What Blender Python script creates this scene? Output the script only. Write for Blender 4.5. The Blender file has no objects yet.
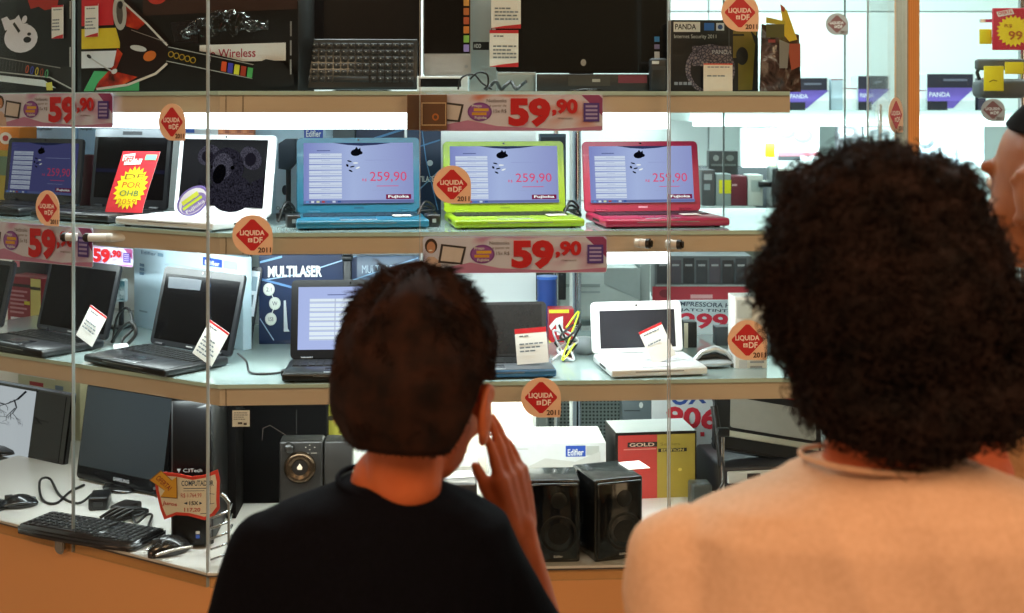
import bpy, bmesh, math, random
from mathutils import Vector, Matrix, noise
R = math.radians
random.seed(7)
SC = bpy.context.scene
COL = SC.collection
# ---------------------------------------------------------------- place constants
S = 1.15            # metres per layout unit
F, CX, HY, H = 1280.0, 512.0, 109.0, 1.54
Z1, Z2, Z3, ZC = H + .033*S, H - .226*S, H - .502*S, H - .832*S
C0 = (-.5425, 2.3)
SEC = {'L': (math.sin(R(-31)), None), 'R': None}
UL, NL = (-.8572, .5150), (.5150, .8572)
UR, NR = (.9984, .056), (-.056, .9984)
YAW = {'L': -31.0, 'R': 3.2, 'F': 0.0}

def place(sec, px, t):
    """layout point seen in column px, t units inside the glass of a section (or at depth t for 'F')"""
    k = (px - CX)/F
    if sec == 'F':
        return (k*t, t)
    u, n = (UL, NL) if sec == 'L' else (UR, NR)
    ax, ay = C0[0] + t*n[0], C0[1] + t*n[1]
    s = (k*ay - ax)/(u[0] - k*u[1])
    return (ax + s*u[0], ay + s*u[1])

def zat(py, Y):     # metres, Y in layout units
    return H - (py - HY)/F*Y*S

# ---------------------------------------------------------------- materials
def lin(c):
    return tuple((v/12.92 if v <= .04045 else ((v + .055)/1.055)**2.4) for v in c)
def hexc(h):
    h = h.lstrip('#')
    return lin(tuple(int(h[i:i+2], 16)/255 for i in (0, 2, 4)))
_M = {}
def mat(col, rough=.5, metal=0., emit=0., bump=0., bscale=60., var=0.06, spec=.5, coat=0., name=None, alpha=1.):
    key = (col, rough, metal, emit, bump, bscale, var, spec, coat, alpha)
    if key in _M: return _M[key]
    c = hexc(col) if isinstance(col, str) else col
    m = bpy.data.materials.new(name or 'mat_' + str(col).strip('#'))
    m.use_nodes = True
    nt = m.node_tree; N = nt.nodes; L = nt.links
    b = N['Principled BSDF']
    b.inputs['Roughness'].default_value = rough
    b.inputs['Metallic'].default_value = metal
    b.inputs['Specular IOR Level'].default_value = spec
    b.inputs['Coat Weight'].default_value = coat
    b.inputs['Alpha'].default_value = alpha
    if emit:
        b.inputs['Base Color'].default_value = (0, 0, 0, 1)
        b.inputs['Emission Color'].default_value = (*c, 1)
        b.inputs['Emission Strength'].default_value = emit; b.inputs['Specular IOR Level'].default_value = .0
        _M[key] = m
        return m
    tc = N.new('ShaderNodeTexCoord')
    no = N.new('ShaderNodeTexNoise'); no.inputs['Scale'].default_value = bscale
    no.inputs['Detail'].default_value = 3
    L.new(tc.outputs['Object'], no.inputs['Vector'])
    mx = N.new('ShaderNodeMix'); mx.data_type = 'RGBA'
    mx.inputs['A'].default_value = (*[v*(1 - var) for v in c], 1)
    mx.inputs['B'].default_value = (*[min(1, v*(1 + var)) for v in c], 1)
    L.new(no.outputs['Fac'], mx.inputs['Factor'])
    L.new(mx.outputs['Result'], b.inputs['Base Color'])
    if bump:
        bp = N.new('ShaderNodeBump'); bp.inputs['Strength'].default_value = bump
        bp.inputs['Distance'].default_value = .004
        L.new(no.outputs['Fac'], bp.inputs['Height']); L.new(bp.outputs['Normal'], b.inputs['Normal'])
    _M[key] = m
    return m

def glass_mat(name, refl=.05, tint=(.93, .97, .96)):
    m = bpy.data.materials.new(name); m.use_nodes = True
    nt = m.node_tree; N = nt.nodes; L = nt.links
    N.remove(N['Principled BSDF'])
    t = N.new('ShaderNodeBsdfTransparent'); t.inputs['Color'].default_value = (*tint, 1)
    g = N.new('ShaderNodeBsdfGlossy'); g.inputs['Roughness'].default_value = 0.01
    no = N.new('ShaderNodeTexNoise'); no.inputs['Scale'].default_value = 3
    fr = N.new('ShaderNodeLayerWeight'); fr.inputs['Blend'].default_value = .12
    mu = N.new('ShaderNodeMath'); mu.operation = 'MULTIPLY'; mu.inputs[1].default_value = refl/.05*.5
    L.new(fr.outputs['Fresnel'], mu.inputs[0])
    x = N.new('ShaderNodeMixShader')
    L.new(mu.outputs[0], x.inputs['Fac']); L.new(t.outputs[0], x.inputs[1]); L.new(g.outputs[0], x.inputs[2])
    L.new(x.outputs[0], N['Material Output'].inputs['Surface'])
    return m

def ramp_mat(name, kind='noise', cols=(('#000000', 0), ('#ffffff', 1)), scale=5., rough=.5, bump=0., emit=0, stretch=(1, 1, 1), detail=4, axis=0, distort=0):
    m = bpy.data.materials.new(name); m.use_nodes = True
    nt = m.node_tree; N = nt.nodes; L = nt.links; b = N['Principled BSDF']
    tc = N.new('ShaderNodeTexCoord'); mp = N.new('ShaderNodeMapping'); mp.inputs['Scale'].default_value = stretch
    L.new(tc.outputs['Generated' if kind in ('gradient', 'genoise') else 'Object'], mp.inputs['Vector'])
    cr = N.new('ShaderNodeValToRGB')
    el = cr.color_ramp.elements
    while len(el) < len(cols): el.new(.5)
    for e, (c, p) in zip(el, cols):
        e.position = p; e.color = (*hexc(c), 1)
    if kind == 'gradient':
        sx = N.new('ShaderNodeSeparateXYZ'); L.new(mp.outputs[0], sx.inputs[0])
        src = sx.outputs[axis]
    elif kind == 'voronoi':
        v = N.new('ShaderNodeTexVoronoi'); v.inputs['Scale'].default_value = scale; v.feature = 'DISTANCE_TO_EDGE'
        L.new(mp.outputs[0], v.inputs['Vector']); src = v.outputs['Distance']
    elif kind == 'dots':
        v = N.new('ShaderNodeTexVoronoi'); v.inputs['Scale'].default_value = scale; v.inputs['Randomness'].default_value = 0
        L.new(mp.outputs[0], v.inputs['Vector']); src = v.outputs['Distance']
    elif kind == 'wave':
        v = N.new('ShaderNodeTexWave'); v.inputs['Scale'].default_value = scale; v.inputs['Distortion'].default_value = distort
        L.new(mp.outputs[0], v.inputs['Vector']); src = v.outputs['Fac']
    else:
        v = N.new('ShaderNodeTexNoise'); v.inputs['Scale'].default_value = scale; v.inputs['Detail'].default_value = detail
        v.inputs['Distortion'].default_value = distort
        L.new(mp.outputs[0], v.inputs['Vector']); src = v.outputs['Fac']
    L.new(src, cr.inputs['Fac'])
    b.inputs['Roughness'].default_value = rough
    if emit:
        b.inputs['Base Color'].default_value = (0, 0, 0, 1)
        L.new(cr.outputs[0], b.inputs['Emission Color']); b.inputs['Emission Strength'].default_value = emit; b.inputs['Specular IOR Level'].default_value = .0
    else:
        L.new(cr.outputs[0], b.inputs['Base Color'])
    if bump:
        bp = N.new('ShaderNodeBump'); bp.inputs['Strength'].default_value = bump; bp.inputs['Distance'].default_value = .004
        L.new(src, bp.inputs['Height']); L.new(bp.outputs['Normal'], b.inputs['Normal'])
    return m

# ---------------------------------------------------------------- mesh builder
_TX = {}
def text_geo(s, bold=0.0):
    k = (s, bold)
    if k in _TX: return _TX[k]
    cu = bpy.data.curves.new('t', 'FONT'); cu.body = s; cu.size = 1; cu.offset = bold; cu.resolution_u = 3
    o = bpy.data.objects.new('t', cu); COL.objects.link(o)
    dg = bpy.context.evaluated_depsgraph_get(); dg.update()
    me = bpy.data.meshes.new_from_object(o.evaluated_get(dg))
    vs = [(v.co.x, v.co.y) for v in me.vertices]; fs = [tuple(p.vertices) for p in me.polygons]
    bpy.data.objects.remove(o); bpy.data.curves.remove(cu); bpy.data.meshes.remove(me)
    x0 = min(v[0] for v in vs); x1 = max(v[0] for v in vs); y0 = min(v[1] for v in vs); y1 = max(v[1] for v in vs)
    g = ([((x - x0)/(x1 - x0 or 1), (y - y0)/(y1 - y0 or 1)) for x, y in vs], fs)
    _TX[k] = g
    return g

class MB:
    def __init__(s):
        s.v = []; s.f = []; s.m = []; s.sm = []; s.mats = []; s.M = Matrix.Identity(4)
    def mi(s, m):
        if isinstance(m, str): m = mat(m)
        if m not in s.mats: s.mats.append(m)
        return s.mats.index(m)
    def add(s, vs, fs, m, smooth=False):
        k = s.mi(m); b = len(s.v)
        s.v += [s.M @ Vector(v) for v in vs]
        for f in fs:
            s.f.append([b + i for i in f]); s.m.append(k); s.sm.append(smooth)
    def bm(s, bm, m, smooth=False):
        bm.verts.index_update()
        s.add([v.co.copy() for v in bm.verts], [[v.index for v in f.verts] for f in bm.faces], m, smooth)
        bm.free()
    def box(s, c, d, m, bev=0., seg=2, rot=None):
        bm = bmesh.new(); bmesh.ops.create_cube(bm, size=1)
        for v in bm.verts: v.co = Vector((v.co.x*d[0], v.co.y*d[1], v.co.z*d[2]))
        if bev: bmesh.ops.bevel(bm, geom=bm.edges[:], offset=bev, segments=seg, affect='EDGES', profile=.5, clamp_overlap=True)
        T = Matrix.Translation(c)
        if rot: T = T @ rot
        bmesh.ops.transform(bm, matrix=T, verts=bm.verts)
        s.bm(bm, m, bool(bev))
    def rplate(s, c, w, h, th, r, m, seg=5, bev=0., taper=0.):
        """rounded rectangle in XZ with thickness along Y"""
        pts = []
        for cx, cz, a0 in ((w/2-r, h/2-r, 0), (-w/2+r, h/2-r, 90), (-w/2+r, -h/2+r, 180), (w/2-r, -h/2+r, 270)):
            for i in range(seg+1):
                a = R(a0 + 90*i/seg); pts.append((cx + r*math.cos(a), cz + r*math.sin(a)))
        s.prism(pts, c, th, m, bev)
    def prism(s, pts, c, th, m, bev=0.):
        bm = bmesh.new()
        vs = [bm.verts.new((x, 0, z)) for x, z in pts]
        f = bm.faces.new(vs)
        r = bmesh.ops.extrude_face_region(bm, geom=[f])
        bmesh.ops.translate(bm, vec=(0, th, 0), verts=[g for g in r['geom'] if isinstance(g, bmesh.types.BMVert)])
        bmesh.ops.translate(bm, vec=(c[0], c[1]-th/2, c[2]), verts=bm.verts)
        bmesh.ops.recalc_face_normals(bm, faces=bm.faces)
        if bev:
            ed = [e for e in bm.edges if abs(e.verts[0].co.y - e.verts[1].co.y) < 1e-6]
            bmesh.ops.bevel(bm, geom=ed, offset=bev, segments=2, affect='EDGES', clamp_overlap=True)
        s.bm(bm, m, False)
    def quadpatch(s, pts, m):   # 3D ngon
        s.add(pts, [list(range(len(pts)))], m)
    def cyl(s, p0, p1, r0, m, r1=None, seg=20, cap=True, smooth=True):
        s.tube([p0, p1], [r0, r0 if r1 is None else r1], m, seg, cap, smooth)
    def tube(s, P, rad, m, seg=8, cap=True, smooth=True, sq=None):
        P = [Vector(p) for p in P]
        if not hasattr(rad, '__len__'): rad = [rad]*len(P)
        vs = []; fs = []
        up = None
        for i, p in enumerate(P):
            t = (P[min(i+1, len(P)-1)] - P[max(i-1, 0)])
            t = t.normalized() if t.length > 1e-9 else Vector((0, 0, 1))
            if up is None:
                up = t.orthogonal().normalized()
            else:
                up = (up - t*up.dot(t))
                up = up.normalized() if up.length > 1e-6 else t.orthogonal().normalized()
            w = t.cross(up)
            for j in range(seg):
                a = 2*math.pi*j/seg
                vs.append(p + (up*math.cos(a) + w*math.sin(a))*rad[i])
        for i in range(len(P)-1):
            for j in range(seg):
                k = (j+1) % seg
                fs.append([i*seg+j, i*seg+k, (i+1)*seg+k, (i+1)*seg+j])
        s.add(vs, fs, m, smooth)
        if cap:
            n = len(P)-1
            s.add(vs[:seg], [list(range(seg))[::-1]], m); s.add(vs[n*seg:], [list(range(seg))], m)
    def lathe(s, prof, m, seg=28, c=(0, 0, 0), ax='z', smooth=True):
        vs = []; fs = []; n = len(prof)
        for j in range(seg):
            a = 2*math.pi*j/seg
            for r, h in prof:
                p = (r*math.cos(a), r*math.sin(a), h)
                if ax == 'y': p = (p[0], -p[2], p[1])
                vs.append((p[0]+c[0], p[1]+c[1], p[2]+c[2]))
        for j in range(seg):
            k = (j+1) % seg
            for i in range(n-1):
                fs.append([j*n+i, k*n+i, k*n+i+1, j*n+i+1])
        s.add(vs, fs, m, smooth)
    def ellipsoid(s, c, r, m, sub=3, rot=None):
        bm = bmesh.new(); bmesh.ops.create_icosphere(bm, subdivisions=sub, radius=1)
        T = Matrix.Translation(c) @ (rot or Matrix.Identity(4)) @ Matrix.Diagonal((*r, 1))
        bmesh.ops.transform(bm, matrix=T, verts=bm.verts)
        s.bm(bm, m, True)
    def build(s, name, parent=None, loc=(0, 0, 0), yaw=0., M=None):
        me = bpy.data.meshes.new(name)
        me.from_pydata([tuple(v) for v in s.v], [], s.f)
        for m in s.mats: me.materials.append(m)
        me.polygons.foreach_set('material_index', s.m)
        me.polygons.foreach_set('use_smooth', s.sm)
        me.update()
        o = bpy.data.objects.new(name, me); COL.objects.link(o)
        o.location = loc; o.rotation_euler = (0, 0, R(yaw))
        if parent: o.parent = parent
        return o

class Face:
    """draws flat print on a panel standing in local XZ at y; coordinates given in a chosen box"""
    def __init__(s, m, x0, x1, z0, z1, y, box=(0, 1, 1, 0), step=.0003):
        s.m, s.x0, s.x1, s.z0, s.z1, s.y, s.b, s.n, s.st = m, x0, x1, z0, z1, y, box, 0, step
    def p(s, a, b):
        u = (a - s.b[0])/(s.b[2] - s.b[0]); v = (s.b[3] - b)/(s.b[3] - s.b[1])
        return s.x0 + u*(s.x1 - s.x0), s.z0 + v*(s.z1 - s.z0)
    def poly(s, pts, m):
        s.n += 1; y = s.y - s.n*s.st
        q = [s.p(*p) for p in pts]
        a = sum(q[i][0]*q[(i+1) % len(q)][1] - q[(i+1) % len(q)][0]*q[i][1] for i in range(len(q)))
        if a < 0: q = q[::-1]
        s.m.add([(x, y, z) for x, z in q], [list(range(len(q)))], m)
    def rect(s, a0, b0, a1, b1, m):
        s.poly([(a0, b0), (a1, b0), (a1, b1), (a0, b1)], m)
    def ell(s, ca, cb, ra, rb, m, rot=0, n=20):
        c, d = math.cos(R(rot)), math.sin(R(rot))
        s.poly([(ca + ra*math.cos(t)*c - rb*math.sin(t)*d, cb + ra*math.cos(t)*d + rb*math.sin(t)*c) for t in [2*math.pi*i/n for i in range(n)]], m)
    def line(s, pts, w, m):
        for (a, b), (c, d) in zip(pts, pts[1:]):
            dx, dy = c-a, d-b; l = math.hypot(dx, dy) or 1; nx, ny = -dy/l*w/2, dx/l*w/2
            s.poly([(a+nx, b+ny), (c+nx, d+ny), (c-nx, d-ny), (a-nx, b-ny)], m)
    def text(s, t, a0, b0, a1, b1, m, bold=0.0, rot=0):
        s.n += 1; y = s.y - s.n*s.st
        vs, fs = text_geo(t, bold); out = []
        ca, cb = (a0+a1)/2, (b0+b1)/2; c, d = math.cos(R(rot)), math.sin(R(rot))
        for u, v in vs:
            a = a0 + u*(a1-a0) - ca; b = b1 + v*(b0-b1) - cb
            x, z = s.p(ca + a*c - b*d, cb + a*d + b*c); out.append((x, y, z))
        s.m.add(out, fs, m)
    def scribble(s, a0, b0, a1, b1, rows, m, fill=.8, th=.4):
        h = (b1-b0)/rows
        for r in range(rows):
            x = a0; e = a0 + (a1-a0)*random.uniform(fill*.75, 1)
            while x < e:
                w = (a1-a0)*random.uniform(.08, .2); s.rect(x, b0+r*h, min(x+w, a1), b0+r*h+h*th, m); x += w*1.25

def tag(o, label, cat, group=None, kind=None):
    if label: o['label'] = label
    if cat: o['category'] = cat
    if group: o['group'] = group
    if kind: o['kind'] = kind
    return o
def thing(name, label, cat, loc=(0, 0, 0), yaw=0., group=None):
    o = bpy.data.objects.new(name, None); COL.objects.link(o); o.empty_display_size = .05
    o.location = loc; o.rotation_euler = (0, 0, R(yaw))
    return tag(o, label, cat, group)
def struct(m, name, loc=(0, 0, 0), yaw=0, parent=None):
    o = m.build(name, parent, loc, yaw)
    if not parent: o['kind'] = 'structure'
    return o

def spot(sec, x0, x1, ytop, t, z, dyaw=0.):
    """base centre, yaw, width, height of something spanning columns x0..x1 whose top is at row ytop"""
    a = place(sec, x0, t); b = place(sec, x1, t)
    cx, cy = (a[0]+b[0])/2, (a[1]+b[1])/2
    w = math.hypot(a[0]-b[0], a[1]-b[1])*S
    return (cx*S, cy*S, z), YAW[sec]+dyaw, w, zat(ytop, cy) - z

def carton(name, label, cat, sec, x0, x1, ytop, t, z, depth, col, paint=None, group=None, dyaw=0., ybot=None, bev=.0015, rough=.45, top=None):
    """printed carton, its front at t; paint(Face) draws in photo rows/columns"""
    loc, yaw, w, h = spot(sec, x0, x1, ytop, t, z, dyaw)
    m = MB()
    m.box((0, depth/2, h/2), (w, depth, h), mat(col, rough) if isinstance(col, str) else col, bev)
    if top: m.add([(-w/2+.002, .002, h+.0004), (w/2-.002, .002, h+.0004), (w/2-.002, depth-.002, h+.0004), (-w/2+.002, depth-.002, h+.0004)], [[0, 1, 2, 3]], top)
    yb = HY + (H - z)/(loc[1]/S*S)*F if ybot is None else ybot
    if paint: paint(Face(m, -w/2, w/2, 0, h, -.0002, (x0, ytop, x1, yb)))
    o = m.build(name, None, loc, yaw)
    return tag(o, label, cat, group)
# ================================================================ ROOM
def corner(t):
    # C0+t*NL+s*UL = C0+t*NR+r*UR
    dx, dy = t*(NL[0]-NR[0]), t*(NL[1]-NR[1])
    # s*UL - r*UR = -(dx,dy)
    det = UL[0]*(-UR[1]) + UR[0]*UL[1]
    s = (-dx*(-UR[1]) - (-UR[0])*(-dy))/det
    return (C0[0]+t*NL[0]+s*UL[0], C0[1]+t*NL[1]+s*UL[1])
def lend(t, s=.95): return (C0[0]+t*NL[0]+s*UL[0], C0[1]+t*NL[1]+s*UL[1])
def sc(p): return (p[0]*S, p[1]*S)
def slab(m, pts, z0, z1, mt, bev=0):
    bm = bmesh.new()
    vs = [bm.verts.new((x, y, z0)) for x, y in pts]
    f = bm.faces.new(vs)
    r = bmesh.ops.extrude_face_region(bm, geom=[f])
    bmesh.ops.translate(bm, vec=(0, 0, z1-z0), verts=[g for g in r['geom'] if isinstance(g, bmesh.types.BMVert)])
    bmesh.ops.recalc_face_normals(bm, faces=bm.faces)
    m.bm(bm, mt)
def band(m, t0, t1, rpx, z0, z1, mt, ls=.95, left=True, lpx=None):
    """strip of plan depth t0..t1 that follows the bent shop window"""
    a = ([lend(t0, ls)] if left else []) + [corner(t0) if lpx is None else place('R', lpx, t0), place('R', rpx, t0)]
    b = ([lend(t1, ls)] if left else []) + [corner(t1) if lpx is None else place('R', lpx, t1), place('R', rpx, t1)]
    slab(m, [sc(p) for p in a + b[::-1]], z0, z1, mt)

tile = ramp_mat('floor_tile', 'noise', (('#8a7f74', .3), ('#a3978a', .7)), 3, .25)
m = MB(); m.box((.5, 2.5, -.05), (11, 11, .1), tile); struct(m, 'floor')
wallm = mat('#e2ecea', .55, bscale=2, var=.02)
m = MB()
for i in range(8):
    for j in range(3):
        m.box((-3.2 + 1.07*i + .53, 7.02, .52+1.035*j), (1.064, .04, 1.029), wallm, .002)
m.box((1.1, 7.08, 1.55), (8.8, .06, 3.1), mat('#5f6b6c'))
struct(m, 'wall_back')
m = MB(); m.box((-3.35, 4.9, 1.55), (.1, 4.4, 3.1), wallm); struct(m, 'wall_left')
m = MB(); m.box((5.3, 4.9, 1.55), (.1, 4.4, 3.1), wallm); struct(m, 'wall_right')
m = MB(); m.box((1, 2.5, 3.15), (9.6, 11, .1), mat('#e8e4dc', .7)); struct(m, 'ceiling')

# ---- base cabinet with orange front, white top
orange = mat('#e6a869', .42, bscale=3, var=.03, coat=.2)
m = MB(); band(m, 0.0, .62, 900, 0.0, ZC-.0075, orange)
o = struct(m, 'trim_1')
o['label'] = 'long orange front panel running below the shop window'
m = MB(); band(m, -.006, .64, 900, ZC-.005, ZC, mat('#e9e6df', .25, bscale=8, var=.02))
m2 = MB(); band(m2, -.008, .0, 900, ZC-.0075, ZC-.005, mat('#6f6a62', .3, .8))
t = tag(m.build('window_counter'), 'white counter top under the lowest row of computers', 'counter')
m2.build('edge_strip', t)

# ---- shelves
fas = ramp_mat('shelf_front_laminate', 'noise', (('#d0bba6', .3), ('#dcc8b4', .7)), 2.5, .38, stretch=(1, 1, 6), detail=5)
gtop = mat('#9fb1ae', .07, spec=.6, bscale=4, var=.03, coat=.4)
gedge = mat('#c3dbd4', .12, var=.02)
lampm = mat('#f4fbff', emit=5.0)
under = mat('#e6e8e6', .5)
def shelf(z, rpx, label, lamps):
    m = MB(); band(m, .043, .56, rpx, z-.026, z-.0095, under)
    t = tag(m.build('display_shelf'), label, 'shelf')
    m = MB(); band(m, .036, .052, rpx, z-.009-.032*S, z-.009, fas)
    # joint lines in the front board
    for px in (226, 243) if z > Z3 else (226,):
        a = place('R', px, .0352); m.box((a[0]*S, a[1]*S, z-.009-.016*S), (.0012, .0012, .031*S), mat('#54402f'))
    m.build('front_board', t)
    m = MB(); band(m, .03, .56, rpx, z-.009, z, gtop); band(m, .0295, .0305, rpx, z-.0085, z-.0005, gedge)
    m.build('glass_sheet', t)
    for kw in lamps:
        m = MB(); band(m, .105, .135, kw['rpx'], kw['z'], z-.027, lampm, left=kw.get('left', True), lpx=kw.get('lpx'), ls=.6)
        m.build('lamp', t)
    # chrome uprights holding the shelf from the one below
    return t
shelf(Z1, 790, 'top display shelf with a tan front board, carrying keyboards and boxes', [dict(rpx=668, z=H-.038*S)])
shelf(Z2, 870, 'middle display shelf with the blue, lime and pink netbooks on it', [dict(rpx=668, z=H-.296*S, left=False, lpx=598)])
shelf(Z3, 900, 'lower display shelf with black and white laptops on it, above the counter', [])
# uprights
chrome = mat('#c9ccd0', .12, 1.)
for sec, px, t_ in (('L', 60, .585), ('R', 250, .58), ('R', 556, .58), ('R', 880, .58)):
    a = place(sec, px, t_)
    m = MB(); m.cyl((0, 0, 0), (0, 0, Z1-.026-ZC), .006, chrome); m.cyl((0, 0, 0), (0, 0, .006), .012, chrome)
    tag(m.build('shelf_upright', None, (a[0]*S, a[1]*S, ZC), YAW[sec]), None, 'upright', 'slim chrome uprights at the back of the shelves')
    COL.objects[-1]['label'] = 'slim chrome upright carrying the glass shelves from behind'

# ---- back panel of the display
bpm = mat('#f0f5f4', .5, bscale=2, var=.015)
m = MB()
m0 = [lend(.60, 1.9), corner(.60), place('R', 536, .60)]; m1 = [lend(.62, 1.9), corner(.62), place('R', 536, .62)]
slab(m, [sc(p) for p in m0 + m1[::-1]], ZC, 2.45, bpm)
o = struct(m, 'wall_display')

# ---- glass panes
gl = glass_mat('shop_glass'); ged = mat('#a3adaa', .3, bscale=10, var=.05)
def pane(n, a, b, z0=ZC-.03, z1=2.85, edges=(1, 1)):
    a, b = Vector((*sc(a), 0)), Vector((*sc(b), 0)); d = (b-a); L_ = d.length; yaw = math.degrees(math.atan2(d.y, d.x)); 
    m = MB(); m.box((L_/2, -.004, (z1-z0)/2), (L_-.003, .008, z1-z0), gl)
    w = m.build('window_%d' % n, None, (a.x, a.y, z0), yaw); w['kind'] = 'structure'
    for i, x in enumerate((.0022, L_-.0022)):
        if edges[i]:
            e = MB(); e.box((x, -.004, (z1-z0)/2), (.0016, .0086, z1-z0), ged); e.build('pane_edge', w)
    return w
g75 = place('L', 75.5, 0); g420 = place('R', 421, 0); g668 = place('R', 668.5, 0); g868 = place('R', 868, 0)
ob = (g868[0] + .155*.643, g868[1] + .155*.766)
pane(1, lend(0), g75); pane(2, g75, C0, edges=(0, 1)); pane(3, C0, g420, edges=(0, 1)); pane(4, g420, g668, edges=(0, 1)); pane(5, g668, g868)
pane(6, g868, ob, edges=(0, 0))
# header over the glass
m = MB(); band(m, -.03, .08, 960, 2.85, 3.1, mat('#c8a27c')); struct(m, 'trim_2')
# wooden post
pw = ramp_mat('post_wood', 'wave', (('#e8a058', .2), ('#f0b068', .8)), 6, .4, stretch=(8, 8, .4), distort=3)
m = MB(); m.box((0, 0, 1.5), (.040, .040, 3.0), pw, .003); m.box((-.0205, -.006, 1.5), (.003, .034, 3.0), mat('#a79a84', .4))
pp = (ob[0]+.014, ob[1]+.016)
o = m.build('trim_3', None, (*sc(pp), 0), 28); o['kind'] = 'structure'
pane(7, (pp[0]+.02, pp[1]+.01), (pp[0]+.95, pp[1]+.03), 0.02, 2.85, edges=(0, 1))
# clamp at the foot of the pane joint
m = MB(); m.rplate((0, 0, 0), .030, .058, .022, .013, mat('#c4beb6', .2, 1.), bev=.003); m.cyl((0, -.0125, .006), (0, -.0105, .006), .005, mat('#7d7872', .3, 1.), seg=12)
a = place('L', 65, .0)
tag(m.build('glass_clamp', None, (a[0]*S-.003, a[1]*S-.008, ZC-.008), YAW['L']), 'small chrome clamp holding the glass at the counter edge', 'clamp')

# ---- shop deeper inside: inner pane with two sticker reflections on it, built as grey discs
def sticker(sec_or_loc, px, py, t, dia, label, yaw=None, pale=False, name='window_sticker'):
    if isinstance(sec_or_loc, str):
        a = place(sec_or_loc, px, t); yaw = YAW[sec_or_loc] if yaw is None else yaw
    else: a = sec_or_loc
    m = MB(); r = dia/2
    pc = '#b9b4ae' if pale else '#f0cfae'; rc = '#8d5a55' if pale else '#c2262b'
    pts = [(r*math.cos(x), r*math.sin(x)) for x in [R(v) for v in range(0, 271, 10)]] + [(r*.55, -r), (r*.93, -r), (r*.97, -r*.95), (r, -r*.6)]
    m.prism(pts, (0, 0, 0), .0006, mat(pc, .45))
    f = Face(m, -r, r, -r, r, -.0004, (-1, -1, 1, 1), .0002)
    d = .80
    k = .12
    f.poly([(-d, k*.4), (-d, -k*.4), (-k*.7, -d+.02), (k*.7, -d+.02), (d, -k*.4), (d, k*.4), (k*.7, d-.02), (-k*.7, d-.02)], mat(rc, .4))
    w_ = mat('#f6efe6', .4)
    f.text('LIQUIDA', -.62, -.24, .60, .06, w_, .03)
    f.text('DF', .06, .10, .50, .40, w_, .03); f.rect(-.22, .16, -.0, .36, w_); f.text('é', -.17, .18, -.05, .33, mat(rc))
    f.text('2011', .28, .62, .92, .88, mat('#5b3a26'), .03)
    return tag(m.build(name, None, (a[0]*S, a[1]*S, zat(py, a[1])), yaw), label, 'sticker', None)
og = -.009/S
def dia(px, w): return w/F*place('R', px, og)[1]*S
sticker('L', 172, 122, og, .078, 'round red diamond sale sticker on the glass beside the left end of the top shelf')
sticker('L', 47.5, 208, og, .080, 'round red diamond sale sticker on the glass over the far left laptop keyboard')
sticker('R', 252.5, 235, og, dia(252, 40), 'round red diamond sale sticker on the glass below the koala laptop')
sticker('R', 452, 184.5, og, dia(452, 38), 'round red diamond sale sticker covering the left edge of the lime netbook')
sticker('R', 541, 397.5, og, dia(541, 40), 'round red diamond sale sticker on the lower shelf edge right of the boy')
sticker('R', 740, 12.5, og, dia(740, 38), 'round red diamond sale sticker at the top above the antivirus box')
sticker('R', 747.5, 340, og, dia(748, 40), 'round red diamond sale sticker on the glass before the white carton by the curly hair')
obl = (g868[0] + .097*.643 + .766*.011, g868[1] + .097*.766 - .643*.011)
obl = (obl[0], obl[1]-.003)
sticker(obl, 0, 115, 0, .078, 'narrow looking sale sticker on the slanted pane beside the orange post', yaw=50)
m = MB()
ia, ib = place('F', 723, 3.7), place('F', 1300, 3.7)
m.box(((ib[0]-ia[0])*S/2, 0, 1.4), ((ib[0]-ia[0])*S, .008, 2.8), glass_mat('inner_glass', .03, (.95, .98, .97)))
w = m.build('window_8', None, (ia[0]*S, ia[1]*S, .02)); w['kind'] = 'structure'
e = MB(); e.box((.002, 0, 1.4), (.005, .010, 2.8), mat('#4f5f60', .3)); e.box((.405, 0, 1.4), (.004, .010, 2.8), mat('#4f5f60', .3)); e.build('pane_edge', w)
sticker('F', 837, 24, 3.68, .066*S*.95, 'grey disc standing in for a sticker reflection, high on the inner glass wall', yaw=-14, pale=True)  # this and the next paint a sticker's reflection as a solid grey disc
sticker('F', 993, 110, 3.68, .068*S*.95, 'grey disc standing in for a sticker reflection on the inner glass wall under the yellow tags', yaw=-14, pale=True)

# ================================================================ LIGHTS
def area(name, loc, rot, sx, sy, power, col):
    l = bpy.data.lights.new(name, 'AREA'); l.shape = 'RECTANGLE'; l.size = sx; l.size_y = sy; l.energy = power; l.color = col
    o = bpy.data.objects.new(name, l); COL.objects.link(o); o.location = loc; o.rotation_euler = rot
    return o
cool = (.93, .99, 1.0)
for z, pw_ in ((Z1, 4.8), (Z2, 6.4), (Z3, 3.8)):
    a = place('R', 430, .085)
    area('shelf_lamp_light', (a[0]*S, a[1]*S, z-.052 - (.012 if z < Z1 else .012)), (R(34), 0, R(3.2)), 1.15*S*.85, .03, pw_, cool)
    b = lend(.085, .36)
    area('shelf_lamp_light', (b[0]*S, b[1]*S, z-.064), (R(34), 0, R(-31)), .62*S, .03, pw_*.62, cool)
a = place('R', 470, .42)
area('shelf_lamp_light', (a[0]*S, a[1]*S, Z3-.05), (R(20), 0, R(3)), .5, .05, 3.2, (1, .95, .85))
a = place('R', 420, .22)
area('window_spot', (a[0]*S, a[1]*S, 2.7), (R(8), 0, R(3)), 1.6, .25, 34, cool)
b = lend(.2, .4)
area('window_spot', (b[0]*S, b[1]*S, 2.7), (R(8), 0, R(-29)), .9, .25, 16, cool)
for x, y in ((-.2, 5.2), (1.8, 4.4), (1.4, 6.0), (3.4, 5.2)):
    area('shop_ceiling_light', (x, y, 3.05), (0, 0, 0), 1.4, .5, 40, (.86, .98, 1.0))
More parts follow.
